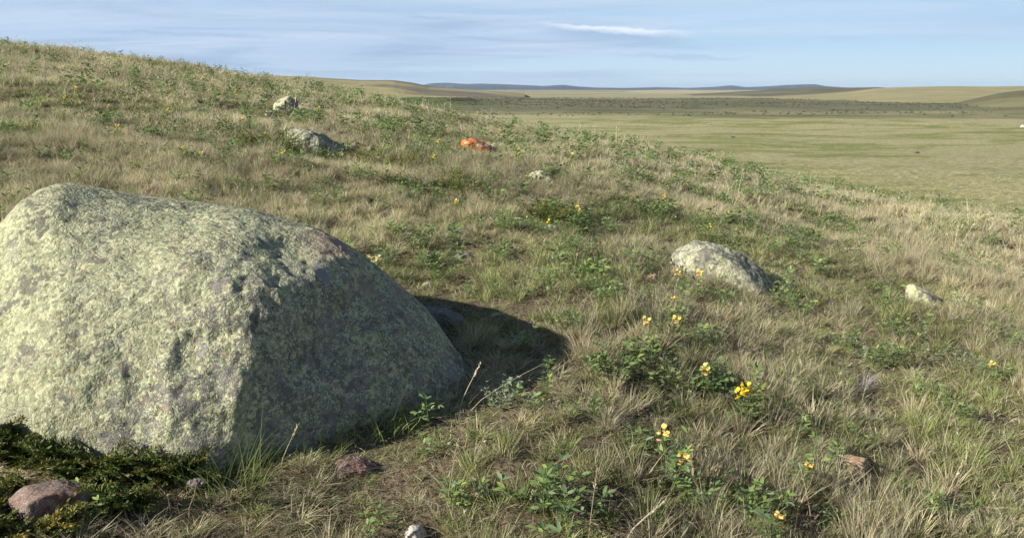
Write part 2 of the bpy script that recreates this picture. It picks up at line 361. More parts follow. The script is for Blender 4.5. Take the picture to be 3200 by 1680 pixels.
# ------------------------------------------------------------------ world
SUN_EL, SUN_AZ = math.radians(27.5), math.radians(180 + 66)   # azimuth from +Y towards +X
TO_SUN = Vector((math.sin(SUN_AZ) * math.cos(SUN_EL), math.cos(SUN_AZ) * math.cos(SUN_EL), math.sin(SUN_EL)))
def build_world():
    w = bpy.data.worlds.new('World'); sc.world = w; w.use_nodes = True
    t = NT.__new__(NT); t.t = w.node_tree; t.t.nodes.clear()
    out = t.n('ShaderNodeOutputWorld')
    sky = t.n('ShaderNodeTexSky', sky_type='NISHITA'); sky.sun_disc = False; sky.sun_elevation = SUN_EL; sky.sun_rotation = SUN_AZ
    sky.altitude = 900; sky.air_density = 1.0; sky.dust_density = .6; sky.ozone_density = 1.5
    bg = t.n('ShaderNodeBackground'); bg.inputs[1].default_value = .05; t.l(sky.outputs[0], bg.inputs[0])
    d = t.n('ShaderNodeTexCoord').outputs['Generated']
    s = t.n('ShaderNodeSeparateXYZ'); t.l(d, s.inputs[0]); x, y, z = s.outputs
    zz = t.math('ADD', t.math('MAXIMUM', z, 0.), .06)
    cu = t.n('ShaderNodeCombineXYZ'); t.l(t.math('DIVIDE', x, zz), cu.inputs[0]); t.l(t.math('DIVIDE', y, zz), cu.inputs[1])
    def mp(v, sc_, loc=(0, 0, 0), rot=0):
        m = t.n('ShaderNodeMapping'); m.inputs['Scale'].default_value = sc_; m.inputs['Location'].default_value = loc; m.inputs['Rotation'].default_value = (0, 0, rot); t.l(v, m.inputs[0]); return m.outputs[0]
    # clear air low over the horizon: pale at the skyline, bluer above
    low = t.mix(t.mapr(z, 0., .11), (.345, .45, .53), (.18, .34, .51))
    lbg = t.n('ShaderNodeBackground'); t.l(low, lbg.inputs[0])
    m0 = t.n('ShaderNodeMixShader'); t.l(t.mapr(z, .36, .12, 0., .92), m0.inputs[0]); t.l(bg.outputs[0], m0.inputs[1]); t.l(lbg.outputs[0], m0.inputs[2])
    # a high veil, heaviest to the left, fading out to the right
    n1 = t.noise(mp(cu.outputs[0], (.16, .30, 1), (3, 1, 0), .12), .8, 6, .5, .6).outputs['Fac']
    n2 = t.noise(mp(cu.outputs[0], (.12, .34, 1), (7.3, 2, 0), -.14), 1.2, 7, .6, 1.6).outputs['Fac']
    side = t.mapr(x, -.40, .60, .46, -.14)
    veil = t.math('ADD', t.math('ADD', t.math('MULTIPLY', n1, 1.1), t.math('MULTIPLY', n2, .8)), side)
    veil = t.math('MULTIPLY', t.math('MULTIPLY', t.mapr(veil, .74, 1.30, .0, .95), t.mapr(z, .0, .035, .45, 1.)), t.mapr(z, .5, .15, .12, 1.))
    streak = t.math('MULTIPLY', t.math('MULTIPLY', t.mapr(n2, .40, .70, 0, .62), t.mapr(z, .01, .05)), t.mapr(z, .6, .2))
    wave = t.noise(mp(cu.outputs[0], (.19, .30, 1), (1, 5, 0), .14), 1.0, 6, .58, 1.6).outputs['Fac']
    ccol = t.mix(t.mapr(wave, .40, .60), (.215, .29, .405), (.285, .365, .475))
    cb = t.n('ShaderNodeBackground'); t.l(ccol, cb.inputs[0]); cb.inputs[1].default_value = 1.0
    m1 = t.n('ShaderNodeMixShader'); t.l(veil, m1.inputs[0]); t.l(m0.outputs[0], m1.inputs[1]); t.l(cb.outputs[0], m1.inputs[2])
    wb = t.n('ShaderNodeBackground'); wb.inputs[0].default_value = (.36, .43, .53, 1)
    m2 = t.n('ShaderNodeMixShader'); t.l(streak, m2.inputs[0]); t.l(m1.outputs[0], m2.inputs[1]); t.l(wb.outputs[0], m2.inputs[2])
    # one small lit cloud bank
    ax = t.math('DIVIDE', x, t.math('MAXIMUM', y, .05)); ez = t.math('DIVIDE', z, t.math('MAXIMUM', y, .05))
    cv = t.n('ShaderNodeCombineXYZ'); t.l(ax, cv.inputs[0]); t.l(ez, cv.inputs[1])
    nz = t.noise(mp(cv.outputs[0], (1, 2.6, 1)), 34, 6, .6).outputs['Fac']
    def bank(px0, py0, px1, py1, thick, tail=.03):
        d0, d1 = ray(px0, py0), ray(px1, py1)
        a0, e0, a1, e1 = d0[0] / d0[1], d0[2] / d0[1], d1[0] / d1[1], d1[2] / d1[1]
        k = (e1 - e0) / (a1 - a0)
        line = t.math('ADD', t.math('MULTIPLY', t.math('SUBTRACT', ax, a0), k), e0)
        off = t.math('SUBTRACT', ez, line)
        off = t.math('ADD', off, t.math('MULTIPLY', t.math('SUBTRACT', nz, .5), thick * 4.5))
        ends = t.math('MULTIPLY', t.mapr(ax, a0 - tail, a0 + tail * 2), t.mapr(ax, a1 + tail, a1 - tail * 2))
        return off, ends
    off, ends = bank(1690, 76, 2140, 104, .0022)
    top = t.math('MULTIPLY', t.math('MULTIPLY', t.mapr(off, .0030, .0006), t.mapr(off, -.0070, .0005)), ends)
    low = t.math('MULTIPLY', t.math('MULTIPLY', t.mapr(off, .002, -.003), t.mapr(off, -.022, -.006)), ends)
    lb = t.n('ShaderNodeBackground'); lb.inputs[0].default_value = (.21, .295, .42, 1)
    m3 = t.n('ShaderNodeMixShader'); t.l(t.math('MULTIPLY', low, .8), m3.inputs[0]); t.l(m2.outputs[0], m3.inputs[1]); t.l(lb.outputs[0], m3.inputs[2])
    for bx in ((1390, 116, 1590, 124), (1200, 44, 1420, 58), (1930, 172, 2330, 184), (2560, 118, 2700, 122), (250, 96, 900, 118)):   # thin grey streaks under the veil
        o2, e2 = bank(*bx, .003); k2 = t.math('MULTIPLY', t.math('MULTIPLY', t.mapr(o2, .0035, .0), t.mapr(o2, -.0045, -.0005)), e2)
        gb = t.n('ShaderNodeBackground'); gb.inputs[0].default_value = (.19, .27, .40, 1); mm = t.n('ShaderNodeMixShader')
        t.l(t.math('MULTIPLY', k2, .38), mm.inputs[0]); t.l(m3.outputs[0], mm.inputs[1]); t.l(gb.outputs[0], mm.inputs[2]); m3 = mm
    tb = t.n('ShaderNodeBackground'); tb.inputs[0].default_value = (.52, .56, .61, 1)
    m4 = t.n('ShaderNodeMixShader'); t.l(t.math('MULTIPLY', top, .75), m4.inputs[0]); t.l(m3.outputs[0], m4.inputs[1]); t.l(tb.outputs[0], m4.inputs[2])
    t.l(m4.outputs[0], out.inputs[0])
build_world()
sun = bpy.data.objects.new('sun', bpy.data.lights.new('sun', 'SUN')); C.objects.link(sun)
sun.data.energy = 5.0; sun.data.angle = math.radians(.6); sun.data.color = (1, .93, .80)
sun.rotation_euler = (-TO_SUN).to_track_quat('-Z', 'Y').to_euler(); sun.location = TO_SUN * 50
cam = bpy.data.objects.new('camera', bpy.data.cameras.new('camera')); C.objects.link(cam); sc.camera = cam
cam.rotation_euler = (math.pi / 2 - PITCH, 0, 0); cam.data.sensor_width = 36; cam.data.lens = FPX / W * 36
cam.data.clip_start = .05; cam.data.clip_end = 40000
sc.view_settings.view_transform = 'Standard'; sc.view_settings.look = 'None'; sc.view_settings.gamma = 1
sc.view_settings.exposure = .86
sc.render.film_transparent = False
sc.cycles.max_bounces = 4; sc.cycles.diffuse_bounces = 2; sc.cycles.transmission_bounces = 2; sc.cycles.glossy_bounces = 1; sc.cycles.volume_bounces = 0; sc.cycles.transparent_max_bounces = 4
sc.cycles.use_denoising = True; sc.cycles.denoiser = 'OPENIMAGEDENOISE'; sc.cycles.denoising_input_passes = 'RGB_ALBEDO_NORMAL'; sc.cycles.denoising_prefilter = 'ACCURATE'

# ------------------------------------------------------------------ ground sheet
def build_ground():
    az = np.concatenate([np.arange(-180, -52, 4.), np.arange(-52, 52.01, .25), np.arange(56, 180, 4.)])
    rr = np.concatenate([[.25, .5, .8, 1.1], np.geomspace(1.4, 60, 190), np.geomspace(62, 1500, 170), np.geomspace(1550, 16000, 70)])
    A, R = np.meshgrid(np.radians(az), rr)
    X, Y = (R * np.sin(A)).ravel(), (R * np.cos(A)).ravel()
    Z = np.concatenate([terrain(X[i:i + 60000], Y[i:i + 60000]) for i in range(0, len(X), 60000)])
    V = np.concatenate([np.stack([X, Y, Z], 1), [[0, 0, -EYE]]])
    n, m = len(rr), len(az)
    i, j = np.meshgrid(np.arange(n - 1), np.arange(m), indexing='ij'); j2 = (j + 1) % m
    a, b, c, d = i * m + j, i * m + j2, (i + 1) * m + j2, (i + 1) * m + j
    T = np.concatenate([np.stack([a, c, b], -1).reshape(-1, 3), np.stack([a, d, c], -1).reshape(-1, 3)])
    jj = np.arange(m); T = np.concatenate([T, np.stack([np.full(m, n * m), jj, (jj + 1) % m], 1)])
    tag(obj('ground', tri_mesh('ground', V, T, mat=M['ground'])), kind='structure')
build_ground()

def ridge(name, outline, r_front, r_top, r_back, mat, rough=.12, seed=0, gully=0.):
    """a real hill: foot at r_front, crest at r_top along the outline's lines of sight, far side down to r_back"""
    pa = np.array([az_el(*p) for p in outline]); az = np.linspace(pa[0, 0], pa[-1, 0], 420); el = np.interp(az, pa[:, 0], pa[:, 1])
    kk = np.exp(-np.linspace(-2, 2, 7) ** 2); kk /= kk.sum(); el = np.convolve(np.pad(el, 3, mode='edge'), kk, 'valid')
    NR = 60; V = []
    for k in range(NR):
        f = k / (NR - 1)
        rr = r_front + (r_top - r_front) * f * 1.43 if f < .7 else r_top + (r_back - r_top) * (f - .7) / .3
        prof = smooth(0, .7, f) ** 1.1 if f < .7 else 1 - float(smooth(.7, 1, f))
        x, y = rr * np.sin(az), rr * np.cos(az); base = terrain(x, y) - 2.5
        top = el * r_top
        endf = smooth(0, .06, (az - az[0]) / (az[-1] - az[0])) * smooth(0, .06, (az[-1] - az) / (az[-1] - az[0]))
        h = (top - base) * prof
        nzv = fbm2(x, y, 1 / (r_top * .05), 5, seed) * rough * np.abs(top - base) * prof * (1 - prof * .85)
        gl = -np.abs(fbm2(az * 60, np.full_like(az, f * 1.5), 1., 4, seed + 3)) * gully * np.abs(top - base) * prof * (1 - prof) * 4
        V.append(np.stack([x, y, base + (h + nzv + gl)], 1))
    V = np.concatenate(V); m = len(az)
    i, j = np.meshgrid(np.arange(NR - 1), np.arange(m - 1), indexing='ij')
    a, b, c, d = i * m + j, i * m + j + 1, (i + 1) * m + j + 1, (i + 1) * m + j
    T = np.concatenate([np.stack([a, c, b], -1).reshape(-1, 3), np.stack([a, d, c], -1).reshape(-1, 3)])
    tag(obj(name, tri_mesh(name, V, T, mat=mat)), kind='structure')

ridge('hills', [(300, 262), (600, 241), (860, 238), (960, 240), (1050, 246), (1120, 250), (1230, 251), (1290, 259), (1340, 270), (1420, 277), (1520, 284), (1640, 293)],
      1050, 1750, 2600, hill_material('near_hill', (.25, .23, .11), (.33, .29, .14), (.115, .10, .085), .0022, .52, .9), .10, 3, .0)
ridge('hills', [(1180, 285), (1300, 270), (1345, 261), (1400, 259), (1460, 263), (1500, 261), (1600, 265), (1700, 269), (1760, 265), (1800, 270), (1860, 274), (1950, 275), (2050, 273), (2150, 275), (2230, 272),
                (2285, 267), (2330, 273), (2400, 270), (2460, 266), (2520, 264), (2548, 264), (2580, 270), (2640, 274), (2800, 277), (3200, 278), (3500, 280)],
      7000, 9000, 12000, hill_material('distant_hill', (.060, .072, .095), (.085, .098, .125), (.05, .06, .085), .0006), .2, 5, .3)  # cloud shadow and distance haze are put into this dark blue colour
ridge('hills', [(1650, 296), (1850, 292), (1960, 286), (2050, 281), (2150, 281), (2260, 285), (2400, 287), (2600, 292), (2800, 296)],
      2600, 3600, 4600, hill_material('pale_hill', (.32, .285, .17), (.38, .34, .21), (.22, .19, .125), .001, .58, .7), .12, 8, .1)
ridge('hills', [(1850, 305), (1980, 302), (2100, 298), (2250, 290), (2350, 284), (2440, 278), (2540, 273), (2650, 274), (2740, 273), (2860, 279), (3000, 288), (3150, 300)],
      1500, 2300, 3300, hill_material('cloud_shaded_bench', (.095, .090, .062), (.15, .138, .088), (.23, .19, .11), .0030, .60, .7), .10, 12, .0)  # brown tones stand in for cloud shadow lying over this bench
ridge('hills', [(2180, 321), (2300, 312), (2420, 302), (2560, 294), (2660, 286), (2740, 276), (2800, 273), (2900, 271), (3000, 270), (3100, 271), (3250, 269), (3500, 268)],
      860, 1500, 2200, hill_material('pale_bench', (.235, .215, .115), (.30, .27, .15), (.17, .16, .085), .0035, .60, .6), .05, 22, .0)
ridge('hills', [(2920, 332), (3000, 320), (3070, 303), (3125, 291), (3180, 284), (3260, 279), (3500, 268)],
      700, 1000, 1500, hill_material('scrub_hill', (.15, .15, .075), (.20, .19, .10), (.10, .095, .06), .004, .5, .8), .10, 15, .0)
ridge('earth_bank', [(1395, 311), (1415, 306), (1440, 305), (1470, 306), (1488, 311)], 815, 822, 860, hill_material('bare_bank', (.05, .045, .035), (.08, .07, .05), (.04, .035, .03), .05), .1, 25, .2)

# ------------------------------------------------------------------ rocks
ROCKS = []
def hull_planes(pts):
    bm = bmesh.new()
    for p in pts: bm.verts.new(p)
    bmesh.ops.convex_hull(bm, input=bm.verts)
    N, D, A = [], [], []
    for f in bm.faces:
        if f.calc_area() < 1e-8: continue
        f.normal_update(); n = np.array(f.normal); c = np.array(f.calc_center_median())
        N.append(n); D.append(n @ c); A.append(f.calc_area())
    bm.free(); return np.array(N), np.array(D)

_ico = {}
def ico(n):
    if n not in _ico:
        bm = bmesh.new(); bmesh.ops.create_icosphere(bm, subdivisions=n, radius=1)
        V = np.array([v.co[:] for v in bm.verts]); T = np.array([[v.index for v in f.verts] for f in bm.faces]); bm.free()
        _ico[n] = (V / np.linalg.norm(V, axis=1, keepdims=True), T)
    return _ico[n]

class Rock:
    def __init__(s, pts, center, p=12):
        s.c = np.array(center, float); N, D = hull_planes(pts)
        D = D - N @ s.c
        s.N = np.where(D[:, None] < 0, -N, N); s.D = np.abs(D) + 1e-3; s.p = p
    def radius(s, d):
        out = np.empty(len(d))
        for i in range(0, len(d), 20000):
            t = np.maximum(d[i:i + 20000] @ s.N.T, 0) / s.D
            out[i:i + 20000] = (t ** s.p).sum(1) ** (-1 / s.p)
        return out
    def inside(s, q, grow=1.0):
        v = q - s.c; L = np.linalg.norm(v, axis=1) + 1e-9
        return L < s.radius(v / L[:, None]) * grow
    def build(s, sub, amp, scale, seed, extra=None):
        d, T = ico(sub); r = s.radius(d); V = d * r[:, None]
        size = np.median(r)
        n = fbm(V / size * scale, 5, seed, .5)
        V = V + d * (n * amp * size)[:, None]
        if extra: V = extra(V + s.c, d) - s.c
        return V, T

def stretch_top(V, outline, zb, bw=20., lim=(.6, 1.6)):
    """pull the crest onto the surveyed skyline of the stone (heights only, measured from its foot)"""
    px = np.array([p[0] for p in outline], float); py = np.array([p[1] for p in outline], float)
    for _ in range(3):
        a = V[:, 0] / (V[:, 1] * math.cos(PITCH) - V[:, 2] * math.sin(PITCH)); X = a * FPX + W / 2
        depth = V[:, 1] * math.cos(PITCH) - V[:, 2] * math.sin(PITCH)
        Y = H / 2 - FPX * (V[:, 1] * math.sin(PITCH) + V[:, 2] * math.cos(PITCH)) / depth
        bins = np.arange(px[0] - 2 * bw, px[-1] + 2 * bw + 1, bw); idx = np.clip(np.digitize(X, bins), 0, len(bins))
        f = np.ones(len(bins) + 1)
        for b in range(1, len(bins)):
            k = np.where(idx == b)[0]
            if len(k) < 3: continue
            i = k[np.argmin(Y[k])]; want = np.interp(bins[b] - bw / 2, px, py)
            dz = (Y[i] - want) * depth[i] / FPX / math.cos(PITCH)
            f[b] = np.clip((V[i, 2] - zb + dz) / max(V[i, 2] - zb, .02), *lim)
        ok = np.where((bins[:-1] > px[0] + bw) & (bins[1:] < px[-1] - bw * .5))[0] + 1
        f[:ok[0]] = f[ok[0]]; f[ok[-1] + 1:] = f[ok[-1]]
        kk = np.exp(-np.linspace(-1.6, 1.6, 7) ** 2); kk /= kk.sum(); f = np.convolve(np.pad(f, 3, mode='edge'), kk, 'valid')
        s = np.interp(X, np.concatenate([[bins[0] - bw], bins]), f)
        V[:, 2] = np.where(V[:, 2] > zb, zb + (V[:, 2] - zb) * s, V[:, 2])
    return V

BIG_TOP = [(-200, 800), (0, 690), (60, 625), (120, 588), (200, 569), (290, 580), (420, 606), (600, 626), (800, 652), (900, 684), (1000, 712), (1080, 755), (1150, 800),
           (1250, 880), (1330, 952), (1390, 1022), (1425, 1085), (1445, 1160)]
def big_boulder():
    pts = [P(640, 1490, 2.42), P(1492, 1222, 3.08), P(1474, 1110, 3.17), P(866, 1080, 2.59), P(775, 1300, 2.45), P(1120, 778, 3.08), P(1320, 945, 3.15), P(1000, 712, 3.38), P(872, 940, 2.66), P(1000, 850, 2.87), P(1180, 880, 3.03), P(1300, 1000, 3.10),
           P(800, 650, 3.5), P(600, 622, 3.6), P(420, 603, 3.6), P(200, 560, 3.5), P(60, 612, 3.4), P(0, 680, 3.5), P(-250, 880, 3.4), P(-380, 1150, 3.2),
           P(-330, 1400, 3.0), P(150, 1150, 2.68), P(330, 1380, 2.50), P(-60, 1150, 2.86), P(1400, 1290, 3.0), P(1000, 1390, 2.72),
           (-.25, 3.75, -1.15), (-1.2, 4.25, -1.05), (-2.4, 3.9, -.95), (-1.0, 3.95, -.72), (-1.8, 3.85, -.55)]
    low = [(p[0], p[1], -1.65) for p in (P(660, 1490, 2.46), P(1475, 1222, 3.10), P(-300, 1400, 3.0), (-.3, 3.7, 0), (-2.3, 3.8, 0))]
    rk = Rock(pts + low, (-1.15, 3.2, -1.0), 45); ROCKS.append(rk)
    g = [(P(1180, 890, 3.1), .16, -.045), (P(1000, 1130, 2.75), .17, -.055), (P(1050, 880, 3.0), .10, .03), (P(1110, 1000, 2.9), .09, -.03), (P(820, 1350, 2.5), .08, -.02),
         (P(700, 950, 2.8), .25, .02), (P(930, 1330, 2.6), .10, .025), (P(1320, 1150, 3.0), .2, .02)]
    def extra(V, d):
        for c, s_, a in g: V = V + d * (a * np.exp(-((V - c) ** 2).sum(1) / s_ ** 2))[:, None]
        wv = V[:, 0] * .71 - V[:, 1] * .70; fc = smooth(-2.75, -2.45, wv)
        V = V - d * (fc * (.022 * np.abs(fbm(V * np.array([4.2, 4.2, 2.2]), 4, 123)) + .010 * np.abs(fbm(V * 9, 3, 321))))[:, None]
        V = V + d * ((.0028 * fbm(V * 22, 3, 77, .5)) + .0018 * np.maximum(0, fbm(V * 75, 3, 99)))[:, None]
        # one short crack
        c = P(838, 985, 2.78); q = V - c
        V = V - d * (.022 * np.exp(-(q[:, 0] / .005) ** 2 - (q[:, 2] / .022) ** 2))[:, None]
        return stretch_top(V, BIG_TOP, -1.25)
    rk.rad = 1.0; V, T = rk.build(8, .026, 1.9, 4, extra)
    o = obj('boulder', tri_mesh('boulder', V, T, mat=M['boulder']), loc=rk.c)
    tag(o, 'huge rounded boulder crusted with pale green lichen in the foreground, by far the biggest stone', 'boulder')
big_boulder()

def outline_rock(name, outline, label, mat, cat='rock', fwd=.35, back=.6, amp=.06, seed=1, sub=6, p=26, crop=.6, dip=.2, sink=.12):
    o = np.array(outline, float); xb = o[:, 0].mean(); yb = o[:, 1].max()
    yb = yb - dip * (yb - o[:, 1].min()); g = at(xb, yb); r0 = math.hypot(g[0], g[1]) ; wid = (o[:, 0].max() - o[:, 0].min()) / FPX * r0
    rc = r0 + wid * fwd
    pts = [P(x, y, rc) for x, y in outline]
    cx, cy = o.mean(0)
    top = o[:, 1].min()
    for x, y in outline:
        x2 = cx + (x - cx) * .62; y2 = top + (y - top) * .72 + (yb - top) * .15
        pts.append(P(x2, y2 + (yb - top) * .14, rc - wid * fwd)); q = P(cx + (x - cx) * .6, y + (yb - y) * .25, rc + wid * back); pts.append(q)
    zg = g[2]; low = [(p_[0], p_[1], zg - sink * max(wid, .2)) for p_ in pts]
    allp = np.array(pts + low); c = allp.mean(0); c[2] = zg + (max(p_[2] for p_ in pts) - zg) * .35
    rk = Rock(list(pts) + low, c, p); ROCKS.append(rk)
    k = int(np.argmax(o[:, 0])) + 1; bw = (o[:, 0].max() - o[:, 0].min()) / 24
    V, T = rk.build(sub, amp, 2.2, seed, (lambda V, d: stretch_top(V, outline[:k], zg - .02, bw, (.35, 1.5))) if sub > 5 else None)
    rk.rad = wid / 2; rk.crop = crop
    ob = obj(name, tri_mesh(name, V, T, mat=M[mat]), loc=rk.c)
    tag(ob, label, cat)

outline_rock('boulder', [(2083, 820), (2105, 778), (2175, 748), (2250, 760), (2330, 795), (2395, 845), (2440, 912), (2400, 932), (2300, 925), (2200, 912), (2100, 885)],
             'knee-high pale lichen boulder sloping to one side, standing alone in grass behind a flowering plant', 'slope_rock', 'boulder', .3, .4, .05, 3, 7, 26, crop=.9, dip=.16)
outline_rock('boulder', [(866, 426), (900, 404), (955, 401), (1015, 415), (1045, 440), (1085, 455), (1098, 492), (1000, 505), (900, 486)],
             'lumpy grey lichen boulder on the slope just below the small round boulder', 'grey_rock', 'boulder', .5, .5, .11, 5, 7, 10)
outline_rock('boulder', [(846, 335), (866, 312), (900, 299), (930, 307), (942, 340), (938, 366), (880, 366), (850, 350)],
             'small round pale green boulder, farthest up the slope', 'pale_rock', 'boulder', .4, .5, .05, 6, 6, 9)
outline_rock('rock', [(1438, 448), (1450, 434), (1475, 431), (1510, 442), (1542, 458), (1558, 476), (1480, 480), (1445, 466)],
             'bright orange lichen covered rock lying low on the slope', 'orange_rock', amp=.07, seed=8, crop=.22, dip=0., fwd=.25)
outline_rock('rock', [(808, 300), (818, 290), (850, 296), (866, 308), (868, 320), (820, 318)], 'dark low rock just behind the small round pale boulder', 'dark_rock', amp=.1, seed=9, sub=5)
outline_rock('rock', [(822, 356), (832, 345), (850, 348), (862, 360), (860, 370), (826, 370)], 'small pale stone at the near foot of the small round boulder', 'pale_rock', amp=.1, seed=10, sub=5)
outline_rock('rock', [(1085, 452), (1110, 443), (1140, 450), (1152, 462), (1130, 474), (1090, 474)], 'flat grey pink stone at the end of the lumpy grey boulder', 'red_rock', amp=.1, seed=11, sub=5)
outline_rock('rock', [(1636, 560), (1660, 538), (1690, 531), (1715, 540), (1740, 560), (1738, 580), (1640, 580)], 'pale grey peaked rock half sunk in grass in the middle of the slope', 'pale_rock', amp=.12, seed=12)
outline_rock('rock', [(2085, 620), (2105, 609), (2140, 608), (2168, 620), (2160, 634), (2095, 634)], 'low flat grey rock under a yellow flower, upper slope', 'grey_rock', amp=.1, seed=13, sub=5)
outline_rock('rock', [(1695, 708), (1715, 700), (1742, 704), (1752, 714), (1740, 724), (1700, 722)], 'thin flat white stone with mossy juniper behind it', 'white_rock', amp=.1, seed=14, sub=5)
outline_rock('rock', [(1815, 748), (1835, 740), (1862, 745), (1872, 756), (1850, 766), (1820, 764)], 'small dark stone with a white edge in grass, nearer than the thin flat one', 'grey_rock', amp=.1, seed=15, sub=5)
outline_rock('rock', [(1366, 625), (1378, 618), (1392, 622), (1396, 634), (1370, 636)], 'tiny pale stone in grass uphill of the large boulder', 'white_rock', amp=.1, seed=16, sub=5)
outline_rock('rock', [(1572, 632), (1588, 627), (1604, 631), (1606, 642), (1576, 642)], 'tiny flat white stone between leafy plants on the middle slope', 'white_rock', amp=.1, seed=17, sub=5)
outline_rock('rock', [(1415, 805), (1430, 792), (1462, 790), (1488, 802), (1485, 818), (1420, 820)], 'dark brown clod of earth and stone showing through dry grass', 'dark_rock', amp=.16, seed=18, sub=5)
outline_rock('rock', [(2828, 893), (2850, 885), (2885, 900), (2925, 920), (2946, 944), (2935, 962), (2880, 940), (2835, 912)],
             'long narrow pale stone lying slanted in grass, well beyond the reddish brown one', 'pale_rock', amp=.06, seed=19, fwd=.25, back=.25, crop=.35)
outline_rock('rock', [(2016, 868), (2030, 856), (2052, 856), (2060, 872), (2050, 884), (2020, 884)], 'small pink stone beside the pale sloping boulder', 'tan_rock', amp=.06, seed=20, sub=5)
outline_rock('rock', [(1300, 960), (1350, 954), (1400, 962), (1445, 985), (1478, 1025), (1470, 1050), (1400, 1045), (1320, 1010)],
             'dark grey rock in shade, tucked behind the shaded end of the huge boulder', 'dark_rock', amp=.07, seed=21)
outline_rock('rock', [(1530, 985), (1550, 976), (1580, 980), (1592, 994), (1570, 1006), (1535, 1004)], 'flat grey stone lying in the shadow cast by the huge boulder', 'grey_rock', amp=.08, seed=22, sub=5)
outline_rock('rock', [(1318, 886), (1338, 879), (1362, 884), (1368, 894), (1345, 901), (1322, 898)], 'small flat pale stone on bare ground where the huge shadow begins', 'grey_rock', amp=.08, seed=23, sub=5)
outline_rock('rock', [(2622, 1428), (2660, 1420), (2708, 1430), (2720, 1462), (2716, 1500), (2660, 1495), (2626, 1470)],
             'smooth reddish brown stone framed by dry grass, near the foreground', 'tan_rock', amp=.05, seed=24, fwd=.4, crop=.22)
outline_rock('rock', [(1030, 1452), (1065, 1428), (1120, 1424), (1170, 1440), (1195, 1468), (1160, 1500), (1050, 1495)],
             'low brown rock with white lichen rim, in grass before the shaded face', 'red_rock', amp=.09, seed=25, crop=.25, dip=.08)
outline_rock('rock', [(1140, 1678), (1190, 1660), (1260, 1652), (1285, 1636), (1320, 1638), (1338, 1664), (1330, 1720), (1150, 1720)],
             'bleached white rock with a knob, nearest to the viewer', 'white_rock', amp=.06, seed=26, crop=.08, dip=0.)
outline_rock('rock', [(15, 1555), (75, 1515), (180, 1497), (270, 1503), (328, 1532), (335, 1585), (300, 1632), (190, 1650), (50, 1640)],
             'reddish brown rock with a pale lichen foot, nested in the juniper', 'red_rock', amp=.04, seed=27, fwd=.35, back=.3, sub=7, dip=0., crop=.4)
outline_rock('rock', [(-40, 1330), (-5, 1318), (30, 1325), (50, 1345), (40, 1370), (-30, 1372)], 'small brown stone at the frame edge above the juniper', 'red_rock', amp=.08, seed=28, sub=5)
outline_rock('rock', [(3186, 396), (3192, 390), (3202, 390), (3208, 396), (3206, 400), (3188, 400)], 'lone white stone far out on the green plain', 'white_rock', amp=.08, seed=29, sub=4)

def clear_of_rocks(x, y, grow=1.0, h=.03):
    z = terrain(x, y) + h; q = np.stack([x, y, z], 1); ok = np.ones(len(x), bool)
    for rk in ROCKS:
        near = np.hypot(x - rk.c[0], y - rk.c[1]) < 2.2
        if near.any():
            idx = np.where(near)[0]; ok[idx] &= ~rk.inside(q[idx], grow)
    return ok

def low_near_rocks(x, y):
    """grass is cropped short right around the stones, most of all before the small ones"""
    f = np.ones(len(x))
    for i, rk in enumerate(ROCKS):
        if i == 0:
            z = terrain(x, y) + .03; near = np.hypot(x - rk.c[0], y - rk.c[1]) < 2.5; k = np.where(near)[0]
            q = np.stack([x[k], y[k], z[k]], 1); f[k] = np.where(rk.inside(q, 1.55), .42, f[k]); continue
        L = math.hypot(rk.c[0], rk.c[1]); ux, uy = -rk.c[0] / L, -rk.c[1] / L
        dx, dy = x - rk.c[0], y - rk.c[1]; al = dx * ux + dy * uy; ac = np.abs(dx * uy - dy * ux)
        m = (ac < rk.rad * 1.1 + .02) & (al > -rk.rad) & (al < rk.rad * 1.2 + .22)
        f = np.where(m, rk.crop, f)
    return f

# ------------------------------------------------------------------ blades, tufts, scatter
def blades(base, height, az, lean, curl, width, cols, seg=3, tipcol=None):
    """N blades as strips; returns V,T,C"""
    N = len(height); k = seg + 1; t = np.linspace(0, 1, k)
    ang = lean[:, None] + curl[:, None] * t[None]           # from vertical
    ds = height[:, None] / seg
    h = np.concatenate([np.zeros((N, 1)), np.cumsum(np.sin(ang[:, :-1]) * ds, 1)], 1)
    v = np.concatenate([np.zeros((N, 1)), np.cumsum(np.cos(ang[:, :-1]) * ds, 1)], 1)
    cx, sx = np.cos(az)[:, None], np.sin(az)[:, None]
    ctr = base[:, None, :] + np.stack([h * cx, h * sx, v], -1)
    tw = rng.uniform(0, math.pi, N)
    side = np.stack([np.cos(tw), np.sin(tw), np.zeros(N)], 1)
    w = width[:, None] * (1 - t[None] ** 2 * .95) * .5
    L = ctr[:, :-1] - side[:, None] * w[:, :-1, None]; R = ctr[:, :-1] + side[:, None] * w[:, :-1, None]
    V = np.concatenate([L, R, ctr[:, -1:]], 1)              # N x (2*seg+1)
    nv = 2 * seg + 1; T = []
    for i in range(seg - 1): T += [[i, seg + i, seg + i + 1], [i, seg + i + 1, i + 1]]
    T += [[seg - 1, 2 * seg - 1, 2 * seg]]
    T = (np.array(T)[None] + (np.arange(N) * nv)[:, None, None]).reshape(-1, 3)
    return V.reshape(-1, 3), T, np.repeat(cols, nv, 0)

